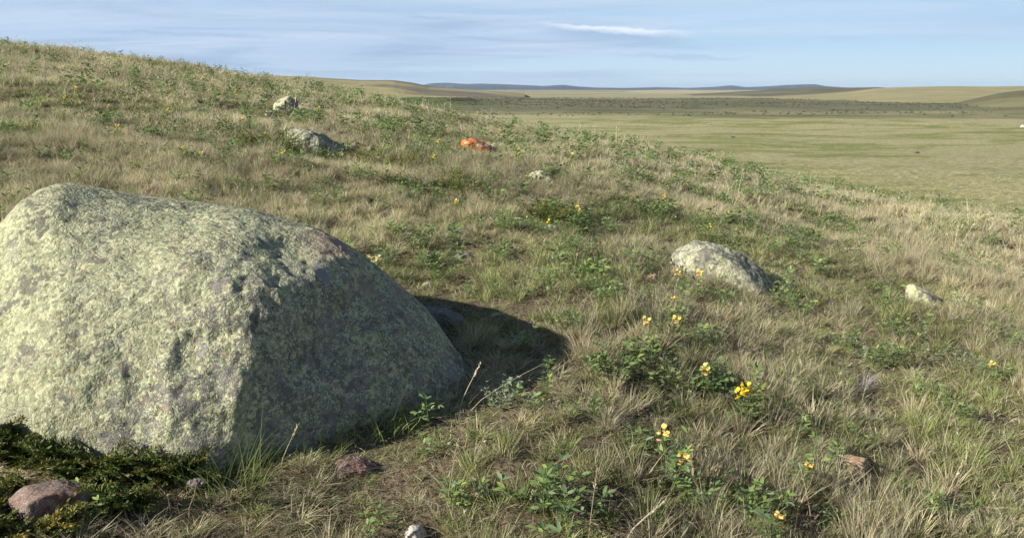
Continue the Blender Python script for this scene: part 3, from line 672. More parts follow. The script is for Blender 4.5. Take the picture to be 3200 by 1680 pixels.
TAN = np.array([[.52, .46, .305], [.46, .415, .285], [.60, .54, .37], [.41, .375, .275], [.41, .345, .225], [.48, .445, .335]])
GRN = np.array([[.17, .24, .06], [.23, .28, .08], [.15, .21, .055], [.29, .31, .11], [.22, .25, .10]])
BRN = np.array([[.28, .20, .12], [.34, .27, .18], [.42, .34, .22], [.22, .16, .11], [.40, .34, .25]])
TINT = [(1.02, 1.04, 1.0), (1.10, 1.08, .98), (.88, .86, .86), (.98, .94, .90), (1.12, 1.13, 1.08), (.78, .77, .74), (1.04, 1.0, .92), (.92, .98, .95)]
def pick(pal, n, jit=.15): return pal[rng.integers(0, len(pal), n)] * rng.uniform(1 - jit, 1 + jit, (n, 1))

def tuft(n, hgt, rad, lean, curl, w, mixg, coarse=1., thatch=.3, seg=3, tint=(1, 1, 1)):
    """one bunch: standing blades plus fallen litter"""
    b = Batch()
    a = rng.uniform(0, 2 * math.pi, n); rr = rad * np.sqrt(rng.uniform(0, 1, n)) * .5
    base = np.stack([rr * np.cos(a), rr * np.sin(a), np.full(n, -.01)], 1)
    az = a + rng.normal(0, .7, n)
    h = hgt * rng.uniform(.45, 1.1, n)
    col = np.where(rng.uniform(0, 1, (n, 1)) < mixg, pick(GRN, n), pick(TAN, n) * np.array(tint))
    V, T, c = blades(base, h, az, np.abs(rng.normal(lean, lean * .6, n)), rng.normal(curl, .3, n), w * coarse * rng.uniform(.7, 1.3, n), col, seg); b.add(V, T, c)
    m = int(n * thatch)
    if m:
        a = rng.uniform(0, 2 * math.pi, m); rr = rad * 1.6 * np.sqrt(rng.uniform(0, 1, m))
        base = np.stack([rr * np.cos(a), rr * np.sin(a), rng.uniform(.0, .035, m)], 1)
        V, T, c = blades(base, hgt * rng.uniform(.3, .7, m), rng.uniform(0, 6.28, m), rng.uniform(1.0, 1.5, m), rng.normal(0, .3, m), w * coarse * rng.uniform(.8, 1.4, m), pick(BRN, m) * np.array([.95, 1., 1.]), max(2, seg - 1)); b.add(V, T, c)
    return b

def stalks(n, hgt, w):
    b = Batch(); base = np.concatenate([rng.normal(0, .03, (n, 2)), np.full((n, 1), -.01)], 1)
    h = hgt * rng.uniform(.7, 1.1, n); az = rng.uniform(0, 6.28, n); ln = np.abs(rng.normal(.2, .15, n)); cu = rng.normal(.2, .2, n)
    V, T, c = blades(base, h, az, ln, cu, np.full(n, w), pick(TAN, n), 5); b.add(V, T, c)
    # seed heads: wide, short blades near the tip, laid along the stalk
    ang = ln + cu * .7; d = np.stack([np.sin(ang) * np.cos(az), np.sin(ang) * np.sin(az), np.cos(ang)], 1)
    tip = V.reshape(n, 11, 3)[:, -1]
    for k in range(6):
        p = tip - d * (.008 + .007 * k)
        V2, T2, c2 = blades(p, np.full(n, .014), az + k, ang + .25, np.zeros(n), np.full(n, w * 2.2), pick(TAN, n) * 1.05, 2); b.add(V2, T2, c2)
    return b

def coll(name, batches, mat):
    cl = bpy.data.collections.new(name)
    for i, b in enumerate(batches):
        me = b.mesh('%s_%02d' % (name, i), mat); o = bpy.data.objects.new('%s_%02d' % (name, i), me); cl.objects.link(o)
    return cl

def scatter(name, cl, nk, X, Y, scl, tilt=.12, kind='stuff', label=None, cat=None, sink=0., zs=None, rot=None):
    n = len(X); Z = terrain(X, Y) - sink
    me = bpy.data.meshes.new(name); me.vertices.add(n)
    me.vertices.foreach_set('co', np.stack([X, Y, Z], 1).astype(np.float32).ravel())
    a = me.attributes.new('rot', 'FLOAT_VECTOR', 'POINT')
    R = np.stack([rng.normal(0, tilt, n), rng.normal(0, tilt, n), rng.uniform(0, 6.283, n)], 1) if rot is None else rot
    a.data.foreach_set('vector', R.astype(np.float32).ravel())
    a = me.attributes.new('scl', 'FLOAT_VECTOR', 'POINT'); S = np.stack([scl, scl, scl * (zs if zs is not None else 1)], 1)
    a.data.foreach_set('vector', S.astype(np.float32).ravel())
    a = me.attributes.new('idx', 'INT', 'POINT'); a.data.foreach_set('value', rng.integers(0, nk, n).astype(np.int32))
    o = obj(name, me); tag(o, label, cat, kind=kind)
    ng = bpy.data.node_groups.new(name + '_scatter', 'GeometryNodeTree')
    ng.interface.new_socket('Geometry', in_out='INPUT', socket_type='NodeSocketGeometry'); ng.interface.new_socket('Geometry', in_out='OUTPUT', socket_type='NodeSocketGeometry')
    gi = ng.nodes.new('NodeGroupInput'); go = ng.nodes.new('NodeGroupOutput'); ip = ng.nodes.new('GeometryNodeInstanceOnPoints'); ci = ng.nodes.new('GeometryNodeCollectionInfo')
    ci.inputs['Collection'].default_value = cl; ci.inputs['Separate Children'].default_value = True; ci.inputs['Reset Children'].default_value = True
    def named(k, dt):
        nd = ng.nodes.new('GeometryNodeInputNamedAttribute'); nd.data_type = dt; nd.inputs[0].default_value = k; return nd.outputs[0]
    L = ng.links.new
    L(gi.outputs[0], ip.inputs['Points']); L(ci.outputs[0], ip.inputs['Instance']); ip.inputs['Pick Instance'].default_value = True
    L(named('idx', 'INT'), ip.inputs['Instance Index']); L(named('rot', 'FLOAT_VECTOR'), ip.inputs['Rotation']); L(named('scl', 'FLOAT_VECTOR'), ip.inputs['Scale'])
    L(ip.outputs[0], go.inputs[0])
    md = o.modifiers.new('scatter', 'NODES'); md.node_group = ng
    return o

def wedge(r0, r1, per_m2, amin=-40, amax=40, thin=None):
    a0, a1 = math.radians(amin), math.radians(amax); n = int((a1 - a0) / 2 * (r1 * r1 - r0 * r0) * per_m2)
    r = np.sqrt(rng.uniform(r0 * r0, r1 * r1, n)); a = rng.uniform(a0, a1, n)
    return r * np.sin(a), r * np.cos(a)

def build_grass():
    K = 1.0 if DEV != 'fast' else .3
    dry = coll('dry_tuft', [tuft(70, hh, .05, .28, .5, .0026, .12, tint=tt) for hh, tt in zip((.13, .16, .19, .15, .12, .21, .17, .14), TINT)], M['grass'])
    mixd = coll('green_tuft', [tuft(60, hh, .06, .35, .6, .0027, .72) for hh in (.09, .12, .14, .11, .08)], M['grass'])
    mat_ = coll('litter_tuft', [tuft(45, .07, .12, .9, .5, .0022, .25, thatch=1.2) for _ in range(4)], M['grass'])
    cd = coll('coarse_dry', [tuft(42, hh, .07, .28, .5, .0046, .14, thatch=.3, tint=tt) for hh, tt in zip((.14, .17, .20, .16, .15, .18, .13, .17), TINT)], M['grass'])
    cg = coll('coarse_green', [tuft(40, hh, .08, .36, .6, .0050, .70, thatch=.3) for hh in (.11, .13, .15)], M['grass'])
    fd = coll('ridge_dry', [tuft(30, hh, .12, .25, .4, .0085, .16, thatch=.2, seg=2, tint=tt) for hh, tt in zip((.17, .21, .25, .19, .18, .22, .16, .2), TINT)], M['grass'])
    fg = coll('ridge_green', [tuft(30, hh, .12, .32, .5, .0090, .70, thatch=.2, seg=2) for hh in (.13, .16, .18)], M['grass'])
    stk = coll('stalk', [stalks(3 + i, .30, .0016) for i in range(3)], M['grass']); stf = coll('far_stalk', [stalks(5, .30, .005) for i in range(2)], M['grass'])
    def lay(name, cl, nk, r0, r1, dens, lo, hi, thr, sign, lab, amp=1.):
        X, Y = wedge(r0, r1, dens * K)
        clump = fbm2(X, Y, 4.5, 2, 91)
        n = fbm2(X, Y, .9, 3, 41) + .6 * fbm2(X, Y, .22, 2, 43)
        keep = rng.uniform(0, 1, len(X)) < smooth(-.5, .5, (n - thr) * sign) * amp
        keep &= clear_of_rocks(X, Y, .99)
        X, Y, n = X[keep], Y[keep], n[keep]
        hz = fbm2(X, Y, 1.7, 2, 47)
        scatter(name, cl, nk, X, Y, rng.uniform(lo, hi, len(X)), label=lab, cat='grass', zs=np.clip(.72 + .26 * hz + .22 * clump[keep], .38, 1.1) * low_near_rocks(X, Y))
    lay('dry_grass', dry, 8, 1.6, 8.5, 230, .65, 1.15, -.35, 1, 'dry tan bunch grass standing between the plants in the foreground')
    lay('green_grass', mixd, 5, 1.6, 8.5, 165, .6, 1.15, .25, -1, 'short green grass mixed into the dry foreground grass')
    lay('grass_litter', mat_, 4, 1.6, 8.5, 130, .7, 1.2, 0, 0, 'flattened dead grass covering the soil', 1.6)
    lay('seed_stalks', stk, 3, 1.6, 9, 5, .7, 1.2, 0, 0, 'thin tall grass stalks with narrow seed heads', 1.)
    lay('dry_grass', cd, 8, 8.5, 18, 95, .65, 1.1, -.3, 1, 'dry tan grass over the middle of the slope')
    lay('green_grass', cg, 3, 8.5, 18, 78, .65, 1.15, .25, -1, 'green grass mixed through the middle of the slope')
    lay('dry_grass', fd, 8, 18, 46, 32, .7, 1.15, -.3, 1, 'dry grass along the crest of the slope')
    lay('green_grass', fg, 3, 18, 46, 28, .7, 1.2, .25, -1, 'green grass along the crest of the slope')
    pg = coll('plain_tuft', [tuft(16, .16, .5, .45, .4, .03, .5, thatch=.2, seg=2) for _ in range(4)], M['plain_grass'])
    X, Y = wedge(40, 170, 2.6 * K, -38, 38); k = terrain(X, Y) > -40; fa = rng.uniform(0, 1, len(X)) < smooth(200, 90, np.hypot(X, Y)); X, Y = X[fa], Y[fa]
    scatter('plain_grass', pg, 4, X, Y, rng.uniform(.7, 1.3, len(X)), label='short grass over the near part of the flat plain', cat='grass')
    lay('seed_stalks', stf, 2, 9, 40, 4, .8, 1.3, 0, 0, 'tall grass stalks standing above the crest', 1.)
if DEV != 'nograss': build_grass()

# ------------------------------------------------------------------ broad leaved plants and their flowers
def leaflet(wid, fold=.18, droop=.12):
    t = [0, .22, .5, .8, 1]; hw = [0, .7, 1., .66, 0]
    V = [(x, 0, -droop * x * x) for x in t] + [(t[i], wid * .5 * hw[i], -droop * t[i] ** 2 + fold * wid * .5 * hw[i]) for i in (1, 2, 3)] + [(t[i], -wid * .5 * hw[i], -droop * t[i] ** 2 + fold * wid * .5 * hw[i]) for i in (1, 2, 3)]
    T = [(0, 1, 5), (1, 2, 6), (1, 6, 5), (2, 3, 7), (2, 7, 6), (3, 4, 7), (0, 8, 1), (1, 9, 2), (1, 8, 9), (2, 10, 3), (2, 9, 10), (3, 10, 4)]
    return np.array(V, float), np.array(T)
LV, LT = leaflet(.36); PV, PT = leaflet(.95, .1, .25); NV, NT_ = leaflet(.30, .1, .3)

def tube(path, rads, sides=5):
    path = np.asarray(path, float); n = len(path); V = []
    for i in range(n):
        d = path[min(i + 1, n - 1)] - path[max(i - 1, 0)]; Mx = frame(d[None])[0]
        for k in range(sides):
            a = 2 * math.pi * k / sides; V.append(path[i] + rads[i] * (math.cos(a) * Mx[:, 1] + math.sin(a) * Mx[:, 2]))
    T = []
    for i in range(n - 1):
        for k in range(sides):
            a, b = i * sides + k, i * sides + (k + 1) % sides; T += [(a, b, b + sides), (a, b + sides, a + sides)]
    return np.array(V), np.array(T)

LEAFG = np.array([[.15, .235, .075], [.20, .285, .085], [.13, .205, .08], [.235, .31, .09], [.18, .25, .12]])
def bean_plant(nst, hgt, spread, leaves_per, size, flowers=0, fcol=None, pal=LEAFG):
    """stems with three-leaflet leaves; flowers: how many stems end in a cluster. -> (stem, leaf, [flower meshes])"""
    st, lf, fl = Batch(), Batch(), []
    for s in range(nst):
        az = rng.uniform(0, 6.283); lean = rng.uniform(.05, spread); h = hgt * rng.uniform(.7, 1.1)
        bx = np.array([rng.normal(0, .012 + .05 * spread), rng.normal(0, .012 + .05 * spread), -.02])
        d = np.array([math.cos(az) * math.sin(lean), math.sin(az) * math.sin(lean), math.cos(lean)])
        path = [bx + d * h * t + np.array([0, 0, 1]) * (.12 * h * t * t * lean) for t in np.linspace(0, 1, 5)]
        V, T = tube(path, [.0022, .002, .0018, .0014, .001]); n0 = st.n; st.add(V, T, (.13, .17, .06))
        if s: st.T.append(np.array([[n0, n0 + 1, 0]]))
        nl = leaves_per; ts = np.linspace(.3, 1., nl)
        O, D, S, Cc = [], [], [], []
        for i, t in enumerate(ts):
            p = path[0] + (path[-1] - path[0]) * t + np.array([0, 0, 1]) * (.12 * h * t * t * lean); a = az + i * 2.4 + rng.uniform(-.3, .3)
            up = rng.uniform(.25, .9); pd = np.array([math.cos(a) * math.cos(up), math.sin(a) * math.cos(up), math.sin(up)])
            q = p + pd * size * .5; V, T = tube([p, q], [.0009, .0007], 4); st.add(V, T, (.13, .17, .06))
            c = pal[rng.integers(len(pal))] * rng.uniform(.85, 1.2)
            for k in (-.95, 0, .95):
                aa = a + k + rng.uniform(-.15, .15); u2 = up * .6 + rng.uniform(-.3, .35)
                O.append(q); D.append([math.cos(aa) * math.cos(u2), math.sin(aa) * math.cos(u2), math.sin(u2)]); S.append(size * rng.uniform(.8, 1.15) * (.75 + .25 * (i > 0))); Cc.append(c * rng.uniform(.9, 1.1))
        Mx = frame(np.array(D), roll=rng.normal(0, .35, len(D))) * np.array(S)[:, None, None]
        lf.many(LV, LT, Mx, np.array(O), np.array(Cc))
        if s < flowers:
            fb = Batch(); top = path[-1]; fh = .048 * (h / .2) ** .5
            V, T = tube([top, top + [0, 0, fh]], [.0012, .0008], 4); fb.add(V, T, (.16, .19, .06))
            nb = int(rng.integers(4, 7)); O, D, S, Cc, U = [], [], [], [], []
            for i in range(nb):
                p = top + np.array([0, 0, fh * (.15 + .9 * i / nb)]); a = i * 2.4 + rng.uniform(-.3, .3)
                o_ = p + np.array([math.cos(a), math.sin(a), .2]) * .009
                base = np.array(fcol) * rng.uniform(.8, 1.08, 1) * (np.array([.95, .88, 1.1]) if rng.uniform() < .15 else 1)
                for k, (da, u, sz) in enumerate(((.5, 1.0, .0180), (-.5, 1.0, .0180), (.2, .1, .0165), (-.2, .0, .0165), (0, .6, .012))):
                    O.append(o_); D.append([math.cos(a + da) * math.cos(u), math.sin(a + da) * math.cos(u), math.sin(u)]); S.append(sz * rng.uniform(.85, 1.15)); Cc.append(base * (1, 1 if k < 2 else .82, 1))
            Mx = frame(np.array(D), roll=rng.normal(0, .4, len(D))) * np.array(S)[:, None, None]
            fb.many(PV, PT, Mx, np.array(O), np.array(Cc)); fl.append(fb)
    return st, lf, fl

PROTO = {}
def make_proto(key, *a, **k):
    st, lf, fl = bean_plant(*a, **k)
    al = Batch(); al.add(np.concatenate(st.V), np.concatenate(st.T), np.concatenate(st.c)); al.add(np.concatenate(lf.V), np.concatenate(lf.T), np.concatenate(lf.c))
    PROTO[key] = (st.mesh(key + '_stem', M['stem']), lf.mesh(key + '_leaves', M['leaf']), [f.mesh(key + '_flower', M['petal']) for f in fl], al.mesh(key + '_plant', M['leaf']))
YEL = (.98, .86, .07); ORG = (.98, .78, .24)
for i in range(5): make_proto('leafy%d' % i, 4 + i % 3, .15 + .012 * i, .75, 7, .038)
for i in range(2): make_proto('wide%d' % i, 9, .17, 1.05, 8, .044)
make_proto('upright', 2, .24, .2, 10, .04)
for i in range(2): make_proto('yellow%d' % i, 5, .17, .55, 7, .036, flowers=1 + i, fcol=YEL)
for i in range(2): make_proto('orange%d' % i, 5, .17, .55, 7, .036, flowers=1 + i, fcol=ORG)
make_proto('cream0', 4, .15, .4, 6, .03, flowers=3, fcol=(.78, .76, .38))
far_pal = LEAFG * .9

def plant(key, p, s, rz, label, group=None, name='leafy_plant', cat='plant', parts=True):
    stem, leaf, fl, whole = PROTO[key]
    if not parts:
        o = obj(name, whole, loc=p, rz=rz); o.scale = (s, s, s); return tag(o, label, cat, group)
    r = empty(name, p, rz, s); tag(r, label, cat, group)
    obj('stem', stem, r); obj('leaves', leaf, r)
    for f in fl: obj('flower', f, r)
    return r

USED = []
def put(key, px, py, h, s, label, **kw):
    g = at(px, py, h); USED.append((g[0], g[1])); return plant(key, g, s, rng.uniform(0, 6.28), label, **kw)

# flowering plants, one by one (pixel of the flower head)
G_F = 'yellow flowering plants dotted over the slope'
FL = [
 ('yellow1', 2325, 1180, 1.05, 'brightest yellow flowering plant, just nearer than its orange tinted twin'),
 ('orange0', 2262, 1112, 1.0, 'orange yellow flowering plant directly behind the brightest yellow one'),
 ('orange1', 2065, 1340, .95, 'orange yellow flowering plant in dry grass, below the big leafy patch'),
 ('orange1', 2095, 968, .95, 'orange yellow flowering plant in front of the pale sloping boulder'),
 ('orange0', 2107, 915, .8, 'thin orange flowering plant at the foot of the pale sloping boulder'),
 ('yellow0', 1744, 1668, 1.0, 'single clear yellow flower nearest to the viewer, cut by the frame'),
 ('orange0', 2375, 1578, .8, 'plant with a faded orange flower in the large leafy patch up front'),
 ('orange0', 2482, 1428, .75, 'small orange bloom beside the smooth reddish brown stone'),
 ('orange0', 3118, 1108, .75, 'small orange bloom farthest to the right in the foreground grass'),
 ('yellow0', 2092, 600, 1.0, 'yellow flowering plant beside the low flat grey rock'),
 ('orange0', 1779, 625, 1.0, 'left one of the two neighbouring yellow flowering plants in mid slope'),
 ('orange0', 1838, 640, 1.0, 'right one of the two neighbouring yellow flowering plants in mid slope'),
 ('yellow0', 1708, 674, .9, 'yellow flowering plant just above the thin flat white stone'),
 ('orange0', 1443, 608, .9, 'orange flowering plant uphill of the huge boulder\'s shoulder'),
 ('yellow0', 1360, 476, 1.0, 'yellow flowering plant downhill of the bright orange rock'),
 ('yellow0', 1376, 430, 1.0, 'yellow flowering plant close beside the bright orange rock'),
 ('yellow0', 1425, 371, 1.1, 'yellow flowering plant near the crest above the bright orange rock'),
 ('orange0', 1193, 360, 1.0, 'orange flowering plant near the crest, between round boulder and orange rock'),
 ('yellow0', 1620, 469, .9, 'yellow flowering plant to the right of the bright orange rock'),
 ('cream0', 1795, 460, 1.0, 'pale cream flowering plant near the falling edge of the slope'),
 ('cream0', 1163, 775, 1.15, 'cream flowering plant peeking over the shoulder of the huge boulder'),
 ('yellow1', 521, 333, 1.2, 'largest yellow flowering plant on the upper hillside'),
 ('yellow1', 206, 294, 1.1, 'tall yellow flowering plant farthest left on the upper hillside'),
 ('orange0', 356, 318, 1.1, 'faint orange flowering plant between the two tall yellow ones uphill'),
 ('orange1', 583, 445, 1.0, 'orange yellow flowering plant lowest on the left hillside'),
 ('orange0', 612, 460, .9, 'small orange flower right beside the lowest orange yellow one'),
 ('orange0', 682, 358, 1.0, 'orange flowering plant left of the small round boulder'),
 ('orange0', 767, 358, .9, 'small orange flower closest to the small round boulder, on its left'),
 ('orange0', 818, 403, .9, 'pale orange flower above the lumpy grey boulder'),
 ('yellow0', 865, 459, 1.0, 'yellow flowering plant in juniper at the lumpy grey boulder'),
 ('yellow1', 731, 281, 1.1, 'yellow flowering plant high up behind the small round boulder'),
 ('yellow0', 992, 326, 1.1, 'yellow flowering plant right of the small round boulder'),
 ('orange0', 253, 262, 1.2, 'dull orange flower clump uphill in dry grass near the crest'),
 ('orange0', 353, 375, 1.0, 'faded orange flower low on the left hillside'),
 ('yellow0', 1410, 404, .9, 'second yellow flower above the bright orange rock'),
 ('orange0', 1555, 412, .9, 'pale orange flower on the crest behind the bright orange rock'),
 ('yellow0', 2203, 690, .9, 'faint yellow flower in dry grass beyond the pale sloping boulder'),
 ('orange0', 2120, 535, 1.0, 'faint orange flower in leaves near the falling edge of the slope'),
 ('yellow0', 1700, 492, .9, 'small yellow flower in mid slope above the peaked pale rock'),
]
for key, px, py, s, lab in FL:
    if py < 900: key = key.replace('1', '0'); s = min(s, 1.) * .92
    put(key, px, py, .20 * s, s, lab, name='flowering_plant', cat='flower', group=None)

for key, bx, by, s_, lab, nm, ct in (('orange1', 2172, 930, .95, 'flowering plant standing against the face of the pale sloping boulder', 'flowering_plant', 'flower'),
                                     ('leafy0', 2150, 938, .6, 'low leafy plant at the lit foot of the pale sloping boulder', 'leafy_plant', 'plant')):
    g_ = at(bx, by); USED.append((g_[0], g_[1])); plant(key, g_, s_, 1.3, lab, name=nm, cat=ct)

# leafy plants that stand out (pixel of the foliage middle)
LP = [
 ('wide0', 1780, 1540, 1.25, 'large sprawling leafy plant nearest the middle of the foreground'),
 ('leafy1', 1495, 1560, 1.0, 'leafy plant with grey green leaflets, left of the large sprawling one'),
 ('leafy0', 1365, 1395, .85, 'small leafy plant in grass in front of the huge boulder\'s shaded face'),
 ('leafy3', 1330, 1285, 1.05, 'bright leafy plant leaning out at the base of the huge boulder'),
 ('leafy0', 270, 1590, .95, 'bright leafy plant overlapping the reddish rock in the juniper'),
 ('upright', 52, 1370, .8, 'single tall leafy stem beside the lit face of the huge boulder'),
 ('wide1', 2300, 1570, 1.2, 'low spreading leafy patch with round leaflets in the near right grass'),
 ('wide0', 2190, 1540, .8, 'leafy plant at the left end of the low spreading patch'),
 ('leafy2', 2560, 1450, 1.15, 'leafy plant leaning toward the smooth reddish brown stone'),
 ('wide1', 2270, 1200, 1.05, 'dense leafy clump under the orange yellow twin flowers'),
 ('leafy1', 2055, 1395, 1.0, 'leafy clump under the flower below the big leafy patch'),
 ('leafy3', 2480, 1320, 1.1, 'dark leafy plant alone in tall dry grass'),
 ('leafy0', 2905, 1235, 1.1, 'leafy plant in dry grass toward the right edge'),
 ('leafy1', 3010, 1275, .9, 'yellowish leafy plant next to the one toward the right edge'),
 ('wide0', 1985, 1120, 1.15, 'middle of the big leafy patch below the pale sloping boulder'),
 ('wide1', 1900, 1130, 1.0, 'left side of the big leafy patch'),
 ('leafy3', 2080, 1170, 1.1, 'right side of the big leafy patch'),
 ('leafy4', 2130, 1220, 1.0, 'leafy plant trailing below the big leafy patch'),
 ('leafy0', 1665, 1230, 1.0, 'leafy plant on bare earth beside the tip of the big shadow'),
 ('upright', 1705, 1190, .7, 'upright leafy plant behind the one on bare earth'),
 ('leafy4', 1825, 1290, .9, 'leafy plant between bare earth and the big leafy patch'),
 ('leafy2', 1765, 1020, .9, 'leafy plant at the far corner of the big shadow'),
 ('leafy1', 2110, 985, 1.1, 'leafy plant in front of the pale sloping boulder'),
 ('leafy3', 2020, 930, .9, 'leafy plant left of the pale sloping boulder\'s foot'),
 ('leafy2', 2225, 1050, 1.0, 'leafy plant halfway between boulder and twin flowers'),
 ('leafy4', 2435, 935, .9, 'leafy plant at the tapering end of the pale sloping boulder'),
 ('leafy0', 1520, 700, 1.1, 'leafy plant highest in the row beyond the huge boulder'),
 ('wide0', 1560, 790, .95, 'broad leafy plant beside the dark earth clod'),
 ('leafy3', 1420, 720, 1.1, 'leafy plant just beyond the huge boulder'),
 ('leafy1', 1295, 745, 1.2, 'leafy plant above the huge boulder\'s shoulder'),
 ('wide1', 1425, 640, .9, 'leafy patch uphill of the huge boulder'),
 ('leafy2', 1580, 705, 1.1, 'leafy plant beside the thin flat white stone'),
 ('leafy2', 1385, 860, 1.0, 'leafy plant just outside the big shadow\'s upper edge'),
 ('leafy4', 1690, 900, 1.1, 'leafy plant in mid ground between the two large boulders'),
 ('leafy0', 1700, 860, 1.0, 'leafy plant behind the one between the two large boulders'),
 ('leafy3', 2870, 1575, 1.0, 'leafy plant in the near right corner grass'),
 ('leafy2', 2985, 1600, .9, 'pale leafy plant beside the near right corner one'),
 ('leafy1', 1560, 900, .8, 'leafy plant at the shaded upper rim of the big shadow'),
 ('leafy1', 1600, 1060, .9, 'leafy plant inside the big shadow'),
 ('leafy4', 1120, 540, 1.1, 'dark leafy plant below the lumpy grey boulder'),
 ('wide1', 2600, 1600, .7, 'low leafy plant under the smooth reddish brown stone'),
 ('leafy0', 1190, 1640, .8, 'leafy plant behind the bleached white rock'),
 ('leafy4', 30, 630, 1.2, 'bright green leafy plant beyond the huge boulder\'s far shoulder'),
]
for key, px, py, s, lab in LP:
    s *= .64 if py > 1280 else .70
    put(key, px, py, .07 * s, s, lab)

# the rest of the leafy plants
def more_plants():
    X, Y = wedge(2.3, 32, 9.0, -35, 35)
    r = np.hypot(X, Y); n = fbm2(X, Y, .75, 3, 61) + .35 * fbm2(X, Y, .2, 2, 63); a = np.degrees(np.arctan2(X, Y))
    want = (.32 + .68 * smooth(-.45, .45, n)) * (.55 + .45 * smooth(-30, -5, a)) * np.where(r < 4.2, .25, 1) * (1 - .5 * smooth(12, 26, a)) * (1 - .7 * smooth(11, 18, r))
    k = (rng.uniform(0, 1, len(X)) < want) & clear_of_rocks(X, Y, 1.06)
    for ux, uy in USED: k &= np.hypot(X - ux, Y - uy) > .10
    X, Y, r = X[k], Y[k], r[k]; o = np.argsort(r)
    X, Y, r = X[o], Y[o], r[o]
    nobj = 300 - len(LP) if DEV != 'fast' else 80
    X, Y, r = X[:], Y[:], r[:]
    keys = ['leafy%d' % i for i in range(5)] + ['wide1']
    for x, y in zip(X[:nobj], Y[:nobj]):
        plant(random.choice(keys), (x, y, gz(x, y)), random.uniform(.5, .8) if math.hypot(x, y) < 4.5 else random.uniform(.65, 1.0), random.uniform(0, 6.28),
              'small green three-leaved plant scattered in the dry grass, without flowers', 'small green leafy plants without flowers', parts=math.hypot(x, y) < 5.5)
    X, Y, r = X[nobj:], Y[nobj:], r[nobj:]
    bs = []
    for i in range(4):
        st, lf, _ = bean_plant(4, .20, .55, 6, .046); bs.append(lf)
    cl = coll('far_leafy', bs, M['leaf'])
    scatter('leafy_plants', cl, 4, X, Y, rng.uniform(.7, 1.25, len(X)) , label='leafy green plants merging together over the upper slope', cat='plants')
if DEV != 'nograss': more_plants()

# ------------------------------------------------------------------ creeping juniper, odd plants, single stalks
def juniper_spray(L, seed):
    b = Batch(); gold = rng.uniform(0, 1) ** 2.6
    n = 13
    for i in range(n):
        t = i / n; p = np.array([L * t, 0, .10 * L * math.sin(t * 2.2)]); sd = 1 if i % 2 else -1
        for m in range(3):
            q = p + np.array([.004 * m, 0, 0]); a = sd * rng.uniform(.5, .95); u = rng.uniform(-.1, .55); l = (.030 - .018 * t) * rng.uniform(.7, 1.2)
            d = np.array([[math.cos(a) * math.cos(u), math.sin(a) * math.cos(u), math.sin(u)]])
            tipc = .35 + .65 * t
            col = np.array([.075, .115, .028]) * (1 - gold * tipc) + np.array([.30, .23, .055]) * gold * tipc
            for w in range(3):
                o = q + d[0] * l * .3 * w; aa = a + rng.uniform(-.7, .7)
                dd = np.array([[math.cos(aa) * math.cos(u), math.sin(aa) * math.cos(u), math.sin(u)]])
                b.many(NV, NT_, frame(dd, roll=rng.uniform(0, 3, 1)) * (l * .62), o[None], col[None] * rng.uniform(.8, 1.25))
    return b

def juniper(cx, cy, rx, ry, n, hgt, label, sprl=.10, big=1.):
    """low mat of sprays over an ellipse of ground, thicker towards its middle"""
    tp = [juniper_spray(sprl * big, i) for i in range(7)]
    tp = [(np.concatenate(b.V), np.concatenate(b.T), np.concatenate(b.c)) for b in tp]
    fo, br = Batch(), Batch(); g0 = gz(cx, cy); k = 0
    while k < n:
        x, y = rng.uniform(-1, 1, 2); q = x * x + y * y
        edge = 1 + .35 * float(fbm2(x * 1.7 + cx, y * 1.7 + cy, 1., 3, 71)[0])
        if q > edge: k += .25; continue
        X, Y = cx + x * rx, cy + y * ry
        if not clear_of_rocks(np.array([X]), np.array([Y]), 1.0 if math.hypot(X - ROCKS[0].c[0], Y - ROCKS[0].c[1]) < 1.0 else 1.14, .02)[0]: k += .5; continue
        k += 1
        z = gz(X, Y) + hgt * max(0, 1 - q / 1.3) ** .6 * rng.uniform(.15, 1.) * (1 + .4 * float(fbm2(X, Y, 6, 2, 73)[0]))
        a = math.atan2(y, x) + rng.normal(0, .8); u = rng.uniform(.05, .75)
        d = np.array([[math.cos(a) * math.cos(u), math.sin(a) * math.cos(u), math.sin(u)]])
        V, T, c = tp[rng.integers(7)]; s_ = rng.uniform(.7, 1.25)
        Mx = frame(d, roll=rng.normal(0, .5, 1))[0]
        fo.add((V * s_) @ Mx.T + [X - cx, Y - cy, z - g0], T, c * rng.uniform(.8, 1.2))
        if int(k) % 9 == 0:
            p1 = np.array([X - cx, Y - cy, z - g0]); p0 = np.array([(X - cx) * .35, (Y - cy) * .35, gz(cx + (X - cx) * .35, cy + (Y - cy) * .35) - g0 + .01])
            V, T = tube([p0, (p0 + p1) / 2 + [0, 0, -.01], p1], [.005, .004, .002], 5); n0 = br.n; br.add(V, T, (.16, .10, .06))
            if n0: br.T.append(np.array([[n0, n0 + 1, 0]]))
    r = empty('creeping_juniper', (cx, cy, g0)); tag(r, label, 'juniper')
    if br.n: obj('branches', br.mesh('juniper_branches', M['stem']), r)
    if fo.n: obj('foliage', fo.mesh('juniper_foliage', M['juniper']), r)

